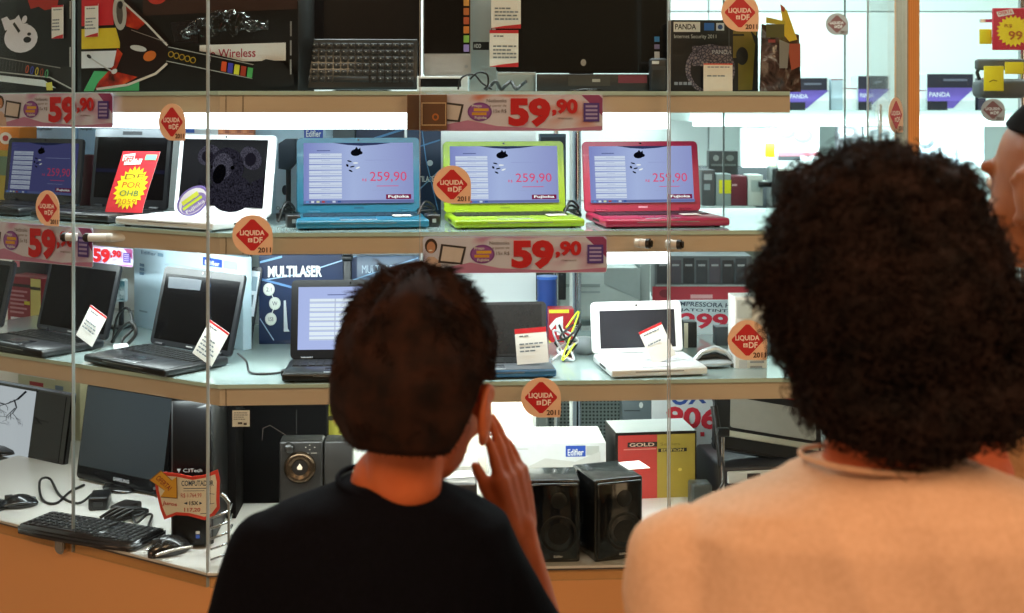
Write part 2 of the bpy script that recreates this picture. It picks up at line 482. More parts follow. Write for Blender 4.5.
area('wall_shelf_light', ((place('F', 860, 5.1)[0])*S, 5.12*S, 1.45), (R(50), 0, 0), 2.6, .04, 22, (.86, .98, 1.0))
warm = (1.0, .60, .35)
area('hall_light', (-1.1, -.5, 3.0), (R(28), 0, R(-10)), 1.2, 1.2, 52, warm)
area('hall_light', (1.6, -.3, 3.0), (R(26), 0, R(15)), 1.2, 1.2, 54, warm)
area('hall_fill_light', (-3.9, -1.3, 1.3), (R(90), 0, R(-52)), 1.6, 1.8, 26, warm)  # low warm fill pair added to brighten the orange front, no lamp stands there
area('hall_fill_light', (3.7, -1.3, 1.3), (R(90), 0, R(46)), 1.6, 1.8, 24, warm)
wd = bpy.data.worlds.new('world'); SC.world = wd; wd.use_nodes = True
wd.node_tree.nodes['Background'].inputs[0].default_value = (1, .68, .45, 1)
wd.node_tree.nodes['Background'].inputs[1].default_value = .12

# ================================================================ CAMERA
cam = bpy.data.cameras.new('camera'); co = bpy.data.objects.new('camera', cam); COL.objects.link(co)
co.location = (0, 0, H); co.rotation_euler = (R(90), 0, 0)
cam.sensor_width = 36; cam.lens = 36*F/1024; cam.shift_y = -(306.5-HY)/1024
cam.dof.use_dof = True; cam.dof.focus_distance = 2.5*S; cam.dof.aperture_fstop = 6.3
cam.clip_start = .05
SC.camera = co
vs = SC.view_settings; vs.view_transform = 'Standard'; vs.look = 'None'; vs.gamma = 1; vs.exposure = 0; vs.use_curve_mapping = False
SC.cycles.use_denoising = True
SC.cycles.max_bounces = 8; SC.cycles.transparent_max_bounces = 16; SC.cycles.caustics_reflective = False; SC.cycles.caustics_refractive = False
SC.cycles.sample_clamp_indirect = 4
# ================================================================ THINGS IN THE WINDOW
BK = '#141414'; blk = mat('#121213', .35); blkg = mat('#060506', .16, spec=.14); dgrey = mat('#2a2a2c', .4); silver = mat('#c3c7ca', .28, .7)
white = mat('#eef0ee', .4); paper = mat('#f3f2ee', .6, bscale=20, var=.02); redp = mat('#c8232c', .45)
rubber = mat('#1a1a1a', .8)
def zt(sec, px, t, py):      # metres height above nothing of row py at that spot
    return zat(py, place(sec, px, t)[1])

# ---------------- screens
EM = {}
def em(c, s=1.0):
    return mat(c, emit=s)
wall_bl = ramp_mat('wallpaper_glow', 'gradient', (('#8f95d6', 0), ('#b9c4f2', .45), ('#9ea2da', 1)), emit=.85, axis=0)
def shop_desktop(f, full=True, dim=1.0):
    d = dim
    f.rect(0, 0, 1, 1, wall_bl if dim == 1 else em('#55558a', .42))
    f.poly([(.27, 0), (.80, 0), (.66, .035), (.52, .05), (.40, .035)], em('#3c4672', .6*d))
    li = em('#e3e9ff', .85*d); l2 = em('#aeb6e4', .8*d)
    f.rect(.12, .12, .24, .135, em('#6f78b0', .7*d))
    for i in range(8):
        y = .175 + .096*i
        f.rect(.05, y, .345, y+.075, li); f.rect(.05, y+.045, .345, y+.052, l2); f.rect(.16, y+.018, .24, y+.024, l2)
    k = em('#12131e', .4*d)
    f.ell(.475, .165, .048, .06, k, 12); f.poly([(.46, .12), (.48, .07), (.50, .12)], k); f.poly([(.49, .12), (.515, .085), (.52, .15)], k); f.ell(.515, .17, .02, .03, k)
    for a, b, r in ((.415, .31, 30), (.44, .40, -25), (.425, .47, 50), (.47, .34, 0), (.395, .38, 80), (.49, .42, -40)):
        f.ell(a, b, .024, .011, k if a < .45 else em('#ffffff', .9*d), r)
    f.rect(.56, .29, .92, .3, em('#a2a8da', .9*d))
    rd = em('#f2527c', .85*d)
    f.text('R$', .53, .60, .57, .65, rd); f.text('259,90', .60, .49, .935, .665, rd)
    f.rect(.66, .72, .86, .73, rd); f.rect(.62, .79, .84, .797, l2)
    f.rect(.745, .865, .975, .945, em('#8c1a4c', .8*d)); f.text('Fujioka', .765, .877, .955, .937, em('#ffffff', 1.0*d), .03)
    f.rect(0, .955, 1, 1, em('#7c86bf', .7*d))
    for i in range(7): f.rect(.02+.048*i, .962, .047+.048*i, .993, em(['#6fa6e8', '#f0f4ff', '#e7e9c0', '#c24f4f', '#5d7fc8', '#dfe7ff', '#3f5fa8'][i], .8*d))
def off_screen(f): f.rect(0, 0, 1, 1, blkg)

def laptop(label, sec, x0, x1, ytop, t, z, D, body='#1b1b1d', bezel=None, deck=None, keys='#141414', screen=off_screen, dyaw=0., lean=12., marg=(.055, .07, .055, .13), name='laptop', brand='#9a9a9a', group=None, brough=.3, metal=0., Wk=1., base_h=.017, top='#b0b3b8', lidback=None):
    a = place(sec, x0, t); b = place(sec, x1, t); cx, cy = (a[0]+b[0])/2, (a[1]+b[1])/2
    W = math.hypot(a[0]-b[0], a[1]-b[1])*S*Wk; D = D*S; yaw = YAW[sec]+dyaw
    Hl = (zat(ytop, cy+.035) - z - base_h)/math.cos(R(lean))
    T = thing(name, label, 'laptop', (cx*S, cy*S, z), yaw, group)
    bm_ = mat(body, brough, metal, coat=.15); dk = mat(deck, .35, metal) if deck else bm_; bz = mat(bezel, .3, spec=.35) if bezel else bm_
    m = MB()
    pts = [(-W/2, -base_h*.0), (W/2, 0)]
    m.box((0, -D/2, base_h/2+.003), (W, D, base_h), bm_, .005, 3)
    m.box((0, -D/2, base_h+.0028), (W*.975, D*.97, .0012), dk, .0005, 1)
    for sx in (-1, 1):
        for yy in (-.1, -.9): m.cyl((sx*W*.42, D*yy, 0), (sx*W*.42, D*yy, .005), .006, rubber, seg=10)
    m.box((-W*.5, -D*.55, base_h*.55+.003), (.0015, D*.3, .005), mat('#0a0a0a'), 0); m.box((W*.5, -D*.5, base_h*.55+.003), (.0015, D*.25, .004), mat('#0a0a0a'), 0)
    m.box((0, -D*1.0, base_h*.62+.003), (W*.5, .0015, .0016), mat('#888888', .3, .5))
    m.build('base', T)
    m = MB(); zt_ = base_h+.0035
    m.box((0, -D*.30, zt_), (W*.90, D*.44, .001), mat(keys, .6))
    nx, nz = 14, 5
    for i in range(nx):
        for j in range(nz):
            if j == 4 and 4 <= i <= 8:
                if i == 6: m.box((-W*.45+W*.9*(6.5)/nx, -D*.10-D*.4*(j+.5)/nz, zt_+.0012), (W*.9/nx*4.8, D*.4/nz*.8, .002), mat(keys, .45))
                continue
            m.box((-W*.45+W*.9*(i+.5)/nx, -D*.10-D*.4*(j+.5)/nz, zt_+.0012), (W*.9/nx*.82, D*.4/nz*.8, .002), mat(keys, .45))
    m.build('keyboard', T)
    m = MB(); m.box((-W*.03, -D*.76, zt_), (W*.28, D*.26, .0008), mat(deck or body, .25, metal, var=.02), .0004, 1)
    m.box((-W*.03, -D*.93, zt_), (W*.28, D*.05, .0012), mat('#9b9ea1', .3, .6), .0004, 1)
    m.build('touchpad', T)
    # lid
    M = Matrix.Translation((0, .004, base_h+.002)) @ Matrix.Rotation(R(-lean), 4, 'X')
    m = MB(); m.M = M
    m.rplate((0, .0035, Hl/2), W, Hl, .008, .011, bz, bev=.0018)
    if lidback: m.rplate((0, .0079, Hl/2), W*.97, Hl*.96, .0015, .011, mat(lidback, .3))
    L_ = m.build('lid', T)
    m = MB(); m.M = M
    l, tp, r, bt = marg
    f = Face(m, -W/2+W*l, W/2-W*r, Hl*bt, Hl*(1-tp), -.0008, (0, 0, 1, 1), .00015)
    screen(f); m.build('display', L_)
    m = MB(); m.M = M; m.cyl((0, -.0016, Hl*(1-tp*.45)), (0, -.0004, Hl*(1-tp*.45)), .0022, mat('#0a0a0a', .1), seg=12); m.build('webcam', L_)
    m = MB(); m.M = M; f = Face(m, -W/2, W/2, 0, Hl, -.0006, (0, 0, 1, 1), .0001)
    f.rect(.46, 1-bt*.62, .54, 1-bt*.42, mat(brand, .3)); m.build('brand_mark', L_)
    for sx in (-1, 1):
        m = MB(); m.cyl((sx*W*.36-.014, .002, base_h+.005), (sx*W*.36+.014, .002, base_h+.005), .0045, dk, seg=12); m.build('hinge', T)
    return T, W, D, Hl, M

# ---- middle shelf
def koala(f):
    f.rect(0, 0, 1, 1, mat('#0b0a0d', .4, spec=.05))
    fur = ramp_mat('grey_fur_picture', 'noise', (('#17141d', .35), ('#5a5568', .75)), 240, emit=.42, detail=6)
    fur2 = ramp_mat('light_fur_picture', 'noise', (('#2b2836', .35), ('#837d90', .75)), 300, emit=.5, detail=6)
    f.ell(.62, .80, .26, .28, fur); f.ell(.32, .24, .13, .16, fur2, 20); f.ell(.82, .27, .12, .18, fur2, -20); f.ell(.54, .42, .21, .30, fur); f.ell(.50, .40, .12, .2, fur2)
    f.ell(.31, .26, .07, .09, em('#2a2632', .5)); f.ell(.82, .29, .065, .10, em('#2a2632', .5))
    f.ell(.47, .52, .075, .15, em('#0d0c12', .4), 8); f.ell(.36, .42, .025, .03, em('#0a090d', .3)); f.ell(.62, .42, .025, .03, em('#0a090d', .3))
    f.poly([(.18, 1), (.24, .60), (.36, .75), (.42, 1)], fur); f.poly([(.80, 1), (.86, .62), (.98, .55), (1, .8), (1, 1)], fur)
laptop('black laptop at the far left of the middle shelf showing a dim blue desktop', 'L', 1, 78, 139, .22, Z2, .15, body='#17181b', screen=lambda f: shop_desktop(f, dim=.35), dyaw=-1, lean=6)
laptop('black laptop with a silver top edge, a red and yellow burst card standing on it', 'L', 88, 165, 129.5, .20, Z2, .15, body='#1b1c1f', bezel='#141518', marg=(.05, .11, .05, .12), lidback='#8f9499', lean=6,
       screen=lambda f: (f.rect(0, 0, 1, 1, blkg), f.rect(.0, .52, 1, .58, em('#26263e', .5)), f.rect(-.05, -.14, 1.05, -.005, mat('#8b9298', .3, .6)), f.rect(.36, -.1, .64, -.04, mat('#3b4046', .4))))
laptop('white laptop with a grey koala on its screen on the middle shelf', 'L', 172, 268, 135.5, .187, Z2, .15, body='#e9eaec', bezel='#dfe3e6', deck='#e6e7ea', keys='#d5d7da', screen=koala, lean=7, marg=(.05, .06, .07, .10), brand='#aaaaaa')
NBG = 'coloured netbooks on the middle shelf'
laptop('blue netbook with a price of 259,90 on its bright screen', 'R', 297, 421, 138.5, .26, Z2, .18, body='#13647f', keys='#14303f', deck='#105a74', screen=shop_desktop, dyaw=6, name='netbook', lean=10, group=NBG, brand='#0f4a66')
laptop('lime green netbook with a sale sticker overlapping its left edge', 'R', 444, 567, 142, .26, Z2, .18, body='#8aa80c', keys='#23290f', deck='#7d9a0c', screen=shop_desktop, dyaw=6, name='netbook', lean=10, group=NBG, brand='#6f8a12')
laptop('hot pink netbook, the rightmost of the bright coloured ones', 'R', 584, 703, 142, .26, Z2, .18, body='#a52046', keys='#3a0f1c', deck='#8f1a3a', screen=shop_desktop, dyaw=6, name='netbook', lean=10, group=NBG, brand='#e0a0b8')
# ---- lower shelf
laptop('black laptop cut off by the left edge of the picture, lower shelf', 'L', -78, 5, 258, .17, Z3, .16, body='#1a1a1c', bezel='#26262a', dyaw=-5, lean=14)
laptop('black laptop at the left of the lower shelf beside the maroon and yellow box', 'L', 30, 109, 262, .18, Z3, .15, body='#18181a', bezel='#1e1f22', deck='#222326', dyaw=-5, lean=14, marg=(.045, .09, .045, .07), lidback='#777b80')
laptop('black laptop before the pale blue carton on the lower shelf', 'L', 143, 234, 271, .18, Z3, .155, body='#18181a', bezel='#1c1d20', deck='#222326', dyaw=-6, lean=14, marg=(.045, .09, .045, .07), lidback='#777b80',
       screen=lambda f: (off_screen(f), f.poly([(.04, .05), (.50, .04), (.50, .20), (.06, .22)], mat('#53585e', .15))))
laptop('black netbook with a lit blue list on its screen beside the boy\'s head', 'R', 290, 409, 280, .17, Z3, .135, body='#141416', bezel='#101012', screen=lambda f: (f.rect(0, 0, 1, 1, em('#b9c2f4', .95)), [f.rect(.11, .19+.075*i, .62, .25+.075*i, em('#eef3ff', 1.0)) for i in range(9)], f.rect(.28, .12, .46, .135, em('#6f78b0', .8)), [f.rect(.11, .235+.15*i, .62, .245+.15*i, em('#b9c0dd', .9)) for i in range(5)], f.rect(.35, .19, .36, .9, em('#c5cce8', .9))), name='netbook', lean=9, marg=(.06, .09, .06, .12), dyaw=0)
laptop('dark laptop with a white price card on its front edge, right of the boy\'s head', 'R', 424, 548, 302, .17, Z3, .125, body='#2c5d84', bezel='#2a2827', deck='#4a4d52', dyaw=3, lean=9, screen=lambda f: f.rect(0, 0, 1, 1, mat('#211f1e', .2)), marg=(.04, .05, .04, .06))
laptop('white netbook with a dark blank screen on the lower shelf', 'R', 592, 685, 301, .20, Z3, .155, body='#eef0f2', bezel='#f1f3f5', deck='#e8eaee', keys='#dfe2e6', dyaw=6, lean=10, screen=lambda f: f.rect(0, 0, 1, 1, mat('#2b2b30', .2)), marg=(.09, .17, .08, .10), name='netbook', brand='#c9ccd2')

# ---------------- cards, tags
def price_card(label, sec, px, t, z, w, h, lean=0., dyaw=0., roll=0., redw=.1, body=paper, bottom_red=False, red=redp, dz=0., cat='price card', name='price_card', rows=3):
    a = place(sec, px, t); w, h = w*S, h*S
    m = MB(); m.M = Matrix.Rotation(R(-lean), 4, 'X') @ Matrix.Rotation(R(roll), 4, 'Y')
    m.box((0, 0, h/2), (w, .0008, h), body)
    f = Face(m, -w/2, w/2, 0, h, -.0004, (0, 0, 1, 1), .00015)
    f.rect(0, 0, 1, redw, red)
    if bottom_red: f.poly([(0, .99), (.42, .93), (1, .88), (1, 1), (0, 1)], red)
    f.scribble(.14, redw+.06, .9, redw+.14, 1, mat('#5b6a74', .6), .5)
    f.scribble(.12, .42, .92, .42+.1*rows, rows, mat('#6f7c86', .6))
    o = m.build(name, None, (a[0]*S, a[1]*S, z+dz), YAW[sec]+dyaw)
    return tag(o, label, cat)
# on laptops of lower shelf
price_card('white card with a red strip standing on the black laptop by the maroon box', 'L', 84, .125, Z3, .046, .074, lean=0, roll=30, dz=.0245, dyaw=12, redw=.06)
price_card('white price card with small print standing on the laptop before the pale blue carton', 'L', 202, .105, Z3, .048, .076, lean=0, roll=30, dz=.0245, dyaw=14, redw=.06, rows=5)
price_card('white card with a red head leaning on the dark laptop right of the boy', 'R', 533, .085, Z3, .060, .0665, lean=8, roll=-4, dz=.0245, redw=.14, rows=3)
price_card('tilted white card with a red edge on the white netbook keyboard', 'R', 665, .10, Z3, .048, .068, lean=10, roll=-24, dz=.0255, redw=.07, rows=1)
for px, pyb, w, h, lab, t_ in ((57.5, 38.5, .036, .070, 'white tag with red ends on the black box with the white guitar', .125), (91.5, 37, .040, .068, 'white tag over the red and yellow stripes of the guitar box', .125)):
    price_card(lab, 'L', px, t_, zt('L', px, t_, pyb), w, h, redw=.06, bottom_red=True, rows=4, name='price_tag', cat='price tag')
for px, pyb, w, h, lab, t_ in ((506, 28.5, .058, .070, 'upper of the two white price tags hanging beside the large black monitor', .165), (504, 67, .056, .072, 'lower of the two white price tags hanging beside the large black monitor', .160)):
    price_card(lab, 'R', px, t_, zt('R', px, t_, pyb), w, h, redw=.09 if pyb > 40 else .02, bottom_red=True, rows=4, name='price_tag', cat='price tag')

# starburst card
def burst(f, cx, cy, rx, ry, m, n=22, k=.80):
    f.poly([(cx+(rx if i % 2 == 0 else rx*k)*math.cos(math.pi*i/n), cy+(ry if i % 2 == 0 else ry*k)*math.sin(math.pi*i/n)) for i in range(2*n)], m)
yel = mat('#f5df2e', .45); rdc = mat('#d5343f', .45)
def burst_card(label, loc, yaw, w, h, lean, shear=0., cat='price card', lines=('DE', 'POR', 'OHB', '2059')):
    m = MB(); N_ = 8
    # curved card, top bends back
    def X(u, v): return (u-.5)*w + shear*(1-v)*w
    for i in range(N_):
        v0, v1 = i/N_, (i+1)/N_
        def pt(u, v): a = v*h; return (X(u, 1-v*1.0) if False else (u-.5)*w + shear*(v**1.4-1)*w*-1, .02*(math.sin(v*2.2))*lean*-1, a)
        m.add([pt(0, v0), pt(1, v0), pt(1, v1), pt(0, v1)], [[0, 1, 2, 3]], rdc)
        m.add([(p[0], p[1]+.0008, p[2]) for p in (pt(0, v0), pt(0, v1), pt(1, v1), pt(1, v0))], [[0, 1, 2, 3]], paper)
    g = MB(); f = Face(g, -w/2, w/2, 0, h, 0, (0, 0, 1, 1), .0002)
    burst(f, .52, .60, .44, .36, yel); f.poly([(.05, .06), (.36, .03), (.38, .12), (.60, .12), (.58, .21), (.14, .23), (.12, .16), (.06, .16)], paper)
    f.rect(.66, .05, .96, .14, mat('#7fbf9c', .5)); f.text('OFERTA', .1, .07, .52, .17, rdc, .02)
    ink = (mat('#8b6a2e'), mat('#d0402f'), mat('#3b7a5c'), mat('#c9872c'))
    for i, s_ in enumerate(lines): f.text(s_, .28, .37+.135*i, .78, .46+.135*i, ink[i])
    for i, v in enumerate(g.v):
        vv = v.z/h; g.v[i] = Vector((v.x + shear*(vv**1.4-1)*w*-1, .02*math.sin(vv*2.2)*lean*-1 + v.y - .0006, v.z))
    b = len(m.v)
    for mt in g.mats: m.mi(mt)
    m.v += g.v
    for fc, k, sm in zip(g.f, g.m, g.sm): m.f.append([b+i for i in fc]); m.m.append(m.mi(g.mats[k])); m.sm.append(sm)
    return tag(m.build('burst_card', None, loc, yaw), label, cat)
a = place('L', 139, .105)
burst_card('red price card with a yellow starburst standing on the middle shelf laptop', (a[0]*S, a[1]*S, Z2+.0225), -18, .086*S, .122*S, -.6, shear=-.42)
# oval plaque before koala laptop
a = place('L', 193, .085)
m = MB(); m.M = Matrix.Translation((0, 0, .030*S)) @ Matrix.Rotation(R(-32), 4, 'Y')
rr = [(.038*S*math.cos(x)*(1+.08*math.sin(x)), .025*S*math.sin(x)) for x in [2*math.pi*i/32 for i in range(32)]]
m.prism(rr, (0, 0, 0), .0015, mat('#7a6ab0', .4))
f = Face(m, -.038*S, .038*S, -.025*S, .025*S, -.0008, (-1, -1, 1, 1))
f.ell(0, 0, .9, .86, mat('#e8e6f0', .4)); f.ell(0, .18, .82, .62, mat('#8f7fc0', .4)); f.rect(-.6, -.45, .5, -.12, mat('#d8e04a')); f.rect(-.7, 0, .6, .22, mat('#c4d83a')); f.text('Fujioka', -.62, .34, .62, .68, white, .02)
tag(m.build('oval_plaque', None, (a[0]*S, a[1]*S, Z2+.0235), -20), 'purple and white oval plaque standing before the koala laptop', 'plaque')

# ---------------- hanging banners 59,90
ban_bg = ramp_mat('banner_print', 'genoise', (('#c78fc0', .2), ('#e0e0fa', .40), ('#dcdcf8', .6), ('#a06ab8', .85)), 2.2, .4, detail=1, stretch=(1.6, 1, .6), distort=1)
ban_bg2 = ramp_mat('banner_print_warm', 'genoise', (('#d87a62', .2), ('#e4def4', .40), ('#e2dcf4', .6), ('#c05a98', .85)), 2.2, .4, detail=1, stretch=(1.6, 1, .6), distort=1)
def banner(label, sec, x0, x1, y0, y1, t=.024, bg=ban_bg, comma=True):
    a = place(sec, x0, t); b = place(sec, x1, t); cx, cy = (a[0]+b[0])/2, (a[1]+b[1])/2
    w = math.hypot(a[0]-b[0], a[1]-b[1])*S; zb = zat(y1, cy); h = zat(y0, cy)-zb
    m = MB(); m.rplate((0, 0, h/2), w, h, .0012, .006, bg)
    f = Face(m, -w/2, w/2, 0, h, -.0007, (423, 236, 607, 273), .0002)
    pk = mat('#c887b4', .4); skin = mat('#c98f72', .5); hair = mat('#3a241c', .6)
    f.poly([(423.5, 273), (423.5, 262), (440, 268), (470, 262), (500, 268), (560, 271), (606, 268), (606, 272.5), (424, 272.5)], pk)
    f.poly([(585, 236.5), (603, 236.5), (606.5, 240), (606.5, 258), (597, 248)], mat('#a0467c', .4))
    f.ell(431, 245, 6.2, 7.5, hair); f.ell(431, 246.5, 4.2, 6, skin); f.poly([(424, 272.5), (424, 262), (428, 256), (434, 256), (440, 261), (442, 272.5)], mat('#d9b9ae', .5)); f.ell(430.5, 249.5, 2, .7, mat('#f4ece6'))
    f.poly([(441, 243), (466, 246), (462, 264), (438, 262)], mat('#3c3338')); f.poly([(443, 245.3), (463.5, 247.8), (460, 262), (440.5, 260)], mat('#dccfd0'))
    f.ell(482, 253.5, 12.3, 9.6, mat('#7d3f94', .4)); f.ell(482, 253.5, 10.8, 8.2, mat('#9b5ab0', .4))
    f.text('Preço', 474, 246, 484, 249.5, white, .02); f.rect(476, 250, 491, 253, mat('#e5b13c')); f.rect(474, 254, 489, 257, mat('#ddA030'.lower())); f.text('Fujioka', 477, 258, 489, 261.5, white, .02)
    gy = mat('#5d4a48', .5)
    f.text('Netbooks', 489, 240.5, 509, 244, gy); f.text('a partir de', 492, 246, 509, 249, gy); f.text('15x R$', 496, 251, 509, 255, gy)
    rd = mat('#d5222a', .35)
    f.text('59', 511, 239.5, 553.5, 269, rd, .055); f.text(',90', 555, 240.5, 581, 258, rd, .045); f.text('mensais', 561, 259, 576, 261, gy)
    f.rect(587, 244.5, 603, 263.5, mat('#5b3f98', .4))
    for i in range(4): f.rect(589, 247+4*i, 601, 249+4*i, mat('#b9a8dc'))
    return tag(m.build('price_banner', None, (cx*S, cy*S, zb), YAW[sec]), label, 'price banner')
banner('59,90 banner at the far left under the top shelf', 'L', -4, 113, 93.5, 127)
banner('59,90 banner in the middle of the top shelf edge beside the small brown reflection box', 'R', 421, 603, 94.5, 131, bg=ban_bg2)
banner('59,90 banner at the far left under the middle shelf', 'L', -24, 93, 224, 262)
banner('59,90 banner under the lime netbook, above the boy\'s hair', 'R', 423, 607, 236.5, 273)
banner('small far 59,90 banner half hidden behind the left banner of the middle shelf', 'L', 60, 133, 246, 264, t=.30)
# brown glass reflection at the banner's left, built as a small solid box
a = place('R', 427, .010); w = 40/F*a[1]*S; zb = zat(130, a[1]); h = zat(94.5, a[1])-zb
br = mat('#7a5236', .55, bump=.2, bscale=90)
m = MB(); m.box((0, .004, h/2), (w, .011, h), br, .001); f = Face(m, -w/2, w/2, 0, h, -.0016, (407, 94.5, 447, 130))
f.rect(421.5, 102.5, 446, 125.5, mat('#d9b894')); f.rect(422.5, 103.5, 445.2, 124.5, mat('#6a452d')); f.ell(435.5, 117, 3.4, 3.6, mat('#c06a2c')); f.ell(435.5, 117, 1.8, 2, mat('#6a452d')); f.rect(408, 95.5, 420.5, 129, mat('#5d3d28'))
tag(m.build('reflection_box', None, (a[0]*S, a[1]*S, zb), YAW['R']), 'flat brown box standing in for a glass reflection at the left end of the middle banner', 'box')

# tubes with dark ends under the middle shelf
def can(label, sec, px, py, t, L_, dyaw):
    a = place(sec, px, t); r = .0085*S*.95
    m = MB(); m.cyl((0, 0, 0), (0, L_, .0), r, mat('#e8e0d8', .4)); m.cyl((0, L_*.5, 0), (0, L_*.62, 0), r*1.08, mat('#cfc8c0', .4))
    T = thing('spot_lamp', label, 'lamp', (a[0]*S, a[1]*S, zat(py, a[1])), YAW[sec]+dyaw, 'small white tube lamps under the middle shelf')
    m.build('barrel', T); m = MB(); m.lathe([(0, 0.0), (r*.75, 0.0), (r*.8, .003)], mat('#2a2018', .3), c=(0, -.008, 0), ax='y'); m.cyl((0, -.007, 0), (0, .001, 0), r*1.12, mat('#1e1a16', .3)); m.build('lens', T)
can('white tube lamp with a dark end below the pink netbook, the left one of that pair', 'R', 647, 244, -.002, .024, -75) if False else None
for px, py, lab, sec, dy in ((647, 243.5, 'white tube lamp with a dark end below the pink netbook, nearer the banner', 'R', 62), (678, 244.5, 'white tube lamp with a dark end below the right corner of the pink netbook', 'R', 62),
                   (66, 237, 'white tube lamp under the far left banner, end facing left', 'L', -60), (88.5, 237.5, 'white tube lamp beside the end of the far left banner', 'L', -60)):
    can(lab, sec, px, py, -.0 if sec == 'R' else .006, .085 if px == 88.5 else .026, dy)
# ================================================================ TOP SHELF
def gbox1(f):
    w_ = mat('#e4e2ee', .4); g_ = mat('#3a3a3a', .5)
    f.rect(0, 0, 75, 90, mat('#151312', .4)); f.poly([(28, -4), (60, -3), (58, 8), (46, 10), (40, 6), (32, 8)], mat('#b03024'))
    f.ell(22, 36, 17, 14.5, w_); f.poly([(6, 28), (2, 16), (8, 14), (11, 18), (16, 17), (20, 13), (24, 22), (30, 22)], w_); f.ell(26, 18, 2.5, 4, w_, 20)
    f.poly([(14, 22), (16, 20), (22, 29), (20, 31)], mat('#222')if False else mat('#222222')); f.ell(29, 38, 4, 3, mat('#1a1a1a')); f.ell(31, 32.5, 2, 1.6, mat('#1a1a1a'))
    f.poly([(0, 54), (60, 66), (75, 64), (75, 90), (60, 82), (52, 76), (0, 69)], mat('#262422', .4))
    f.line([(0, 54.5), (62, 66.5)], 1.0, mat('#8f8b86', .4)); f.line([(0, 69), (52, 75.5), (75, 88)], 1.2, mat('#b8b8b4', .3))
    for i in range(9): f.line([(2+3.4*i, 56+.7*i), (1+3.4*i, 69)], .5, mat('#55504c'))
    for i, c in enumerate(('#d2552f', '#4a52b8', '#d9c044', '#a04a2c', '#57a86f')): f.ell(30.5+5*i, 67+1.2*i, 1.6, 4, mat(c), 10); f.ell(30.5+5*i, 67+1.2*i, .8, 3, mat('#262422'), 10)
    f.poly([(0, 72), (48, 78), (60, 86), (0, 78)], mat('#d8dde0', .4)); f.poly([(50, 81), (56, 80), (57, 88), (51, 88)], mat('#d9cf5a'))
    for b0, b1 in ((3, 20), (47, 66)): f.text('GUITAR', 73.2, b0, 74.8, b1, w_) if False else f.rect(73.2, b0, 74.4, b1, mat('#b8b8b8'))
def gbox2(f):
    w_ = mat('#ecebea', .4)
    f.rect(77, 0, 298, 90, mat('#181513', .3)); f.rect(77.5, -30, 113, 22, mat('#d03038', .4)); f.rect(77.5, 25, 120, 46, mat('#e3c936', .4))
    f.rect(77.5, 48.5, 118, 66, mat('#dfe2ea', .4)); f.poly([(92, 69), (141, 72), (141, 90), (80, 90)], mat('#4fb070', .4))
    f.rect(145, -35, 298, 14, mat('#3a231a', .35)); f.ell(160, -4, 10, 7, mat('#c0392b', .4)); f.poly([(174, 22), (200, 20), (203, 44), (178, 42)], mat('#221b1a', .2))
    f.rect(204, 45.5, 287.5, 62.5, w_); f.text('ero Wireless', 206, 50, 259, 58.5, mat('#a8304a', .4), .012)
    # flying v guitar print
    f.poly([(120, -5), (128, -6), (150, 18), (170, 38), (176, 47), (214, 54), (261, 67), (259, 80), (212, 70), (172, 62), (160, 70), (128, 84), (92, 90), (96, 82), (114, 66), (122, 44), (116, 24), (113, 6)], mat('#1f0f0c', .3))
    red = ramp_mat('flame_print', 'noise', (('#3a0e08', .3), ('#c0301a', .5), ('#e87030', .7)), 22, .3)
    f.poly([(130, 2), (148, 22), (140, 28), (128, 24), (122, 10)], red); f.poly([(118, 46), (124, 52), (116, 70), (140, 76), (120, 86), (94, 88), (98, 80), (114, 64)], red)
    f.ell(153, 55, 7, 5, mat('#d06a20'), -20); f.ell(121, 10, 7.5, 18, mat('#b9b8b4', .3), -4); f.ell(121, 10, 3.5, 12, mat('#55504c', .3), -4); f.ell(122, 2, 2.6, 4, mat('#1b1b1b'))
    f.line([(126, 0), (150, 22), (172, 45)], 2.0, mat('#d5d3cf', .3)); f.line([(96, 88), (130, 84), (160, 73), (172, 63)], 2.4, mat('#d9c9bd', .3))
    f.line([(134, 28), (172, 42)], .6, mat('#9c8f88')); f.ell(142, 47, 9, 3, mat('#c9c9c9', .2), 12); f.line([(86, 53), (100, 62), (114, 70)], 1.4, mat('#c3c3c3', .2)); f.ell(88.5, 54, 3, 1.8, mat('#222222'), 35); f.ell(116.5, 70, 3.4, 2.4, mat('#cfcfcf', .2), -30)
    f.poly([(174, 46), (214, 53), (261, 66), (261, 80), (212, 70), (172, 60)], mat('#141312', .3)); f.line([(174, 46.5), (261, 66.5)], .8, mat('#b0b0ac', .3)); f.line([(172, 60.5), (258, 79.5)], .8, mat('#b0b0ac', .3))
    for i in range(5): f.ell(177+5.8*i, 54+1.6*i, 3, 3.2, mat('#b8962e', .3)); f.ell(177+5.8*i, 54+1.6*i, 2.1, 2.3, mat('#141312', .3))
    for i, c in enumerate(('#e0552c', '#4a48b4', '#d9d23c', '#a83c28', '#54ac60')): f.poly([(229+6.4*i, 62+1.6*i), (234+6.4*i, 63+1.6*i), (233+6.4*i, 72.5+1.6*i), (228+6.4*i, 71.5+1.6*i)], mat(c, .3))
    f.poly([(260, 66), (272, 61), (286, 64), (298, 76), (298, 86), (270, 88), (259, 80)], mat('#1d1b1a', .3))
    for i, t_ in enumerate((3, 8, 13)): f.rect(294.5, 26+i*18, 296, 40+i*18, mat('#8f8f8f'))
gb = 'game controller cartons on the top shelf'
carton('carton', 'black carton with a white guitar picture at the far left of the top shelf', 'box', 'L', -6, 75, -38, .13, Z1, .045, '#171412', gbox1, ybot=91)
carton('carton', 'long black carton with a red winged guitar and coloured stripes, top shelf', 'box', 'L', 77, 206, -38, .13, Z1, .10, '#171412', lambda f: None, ybot=91) if False else None
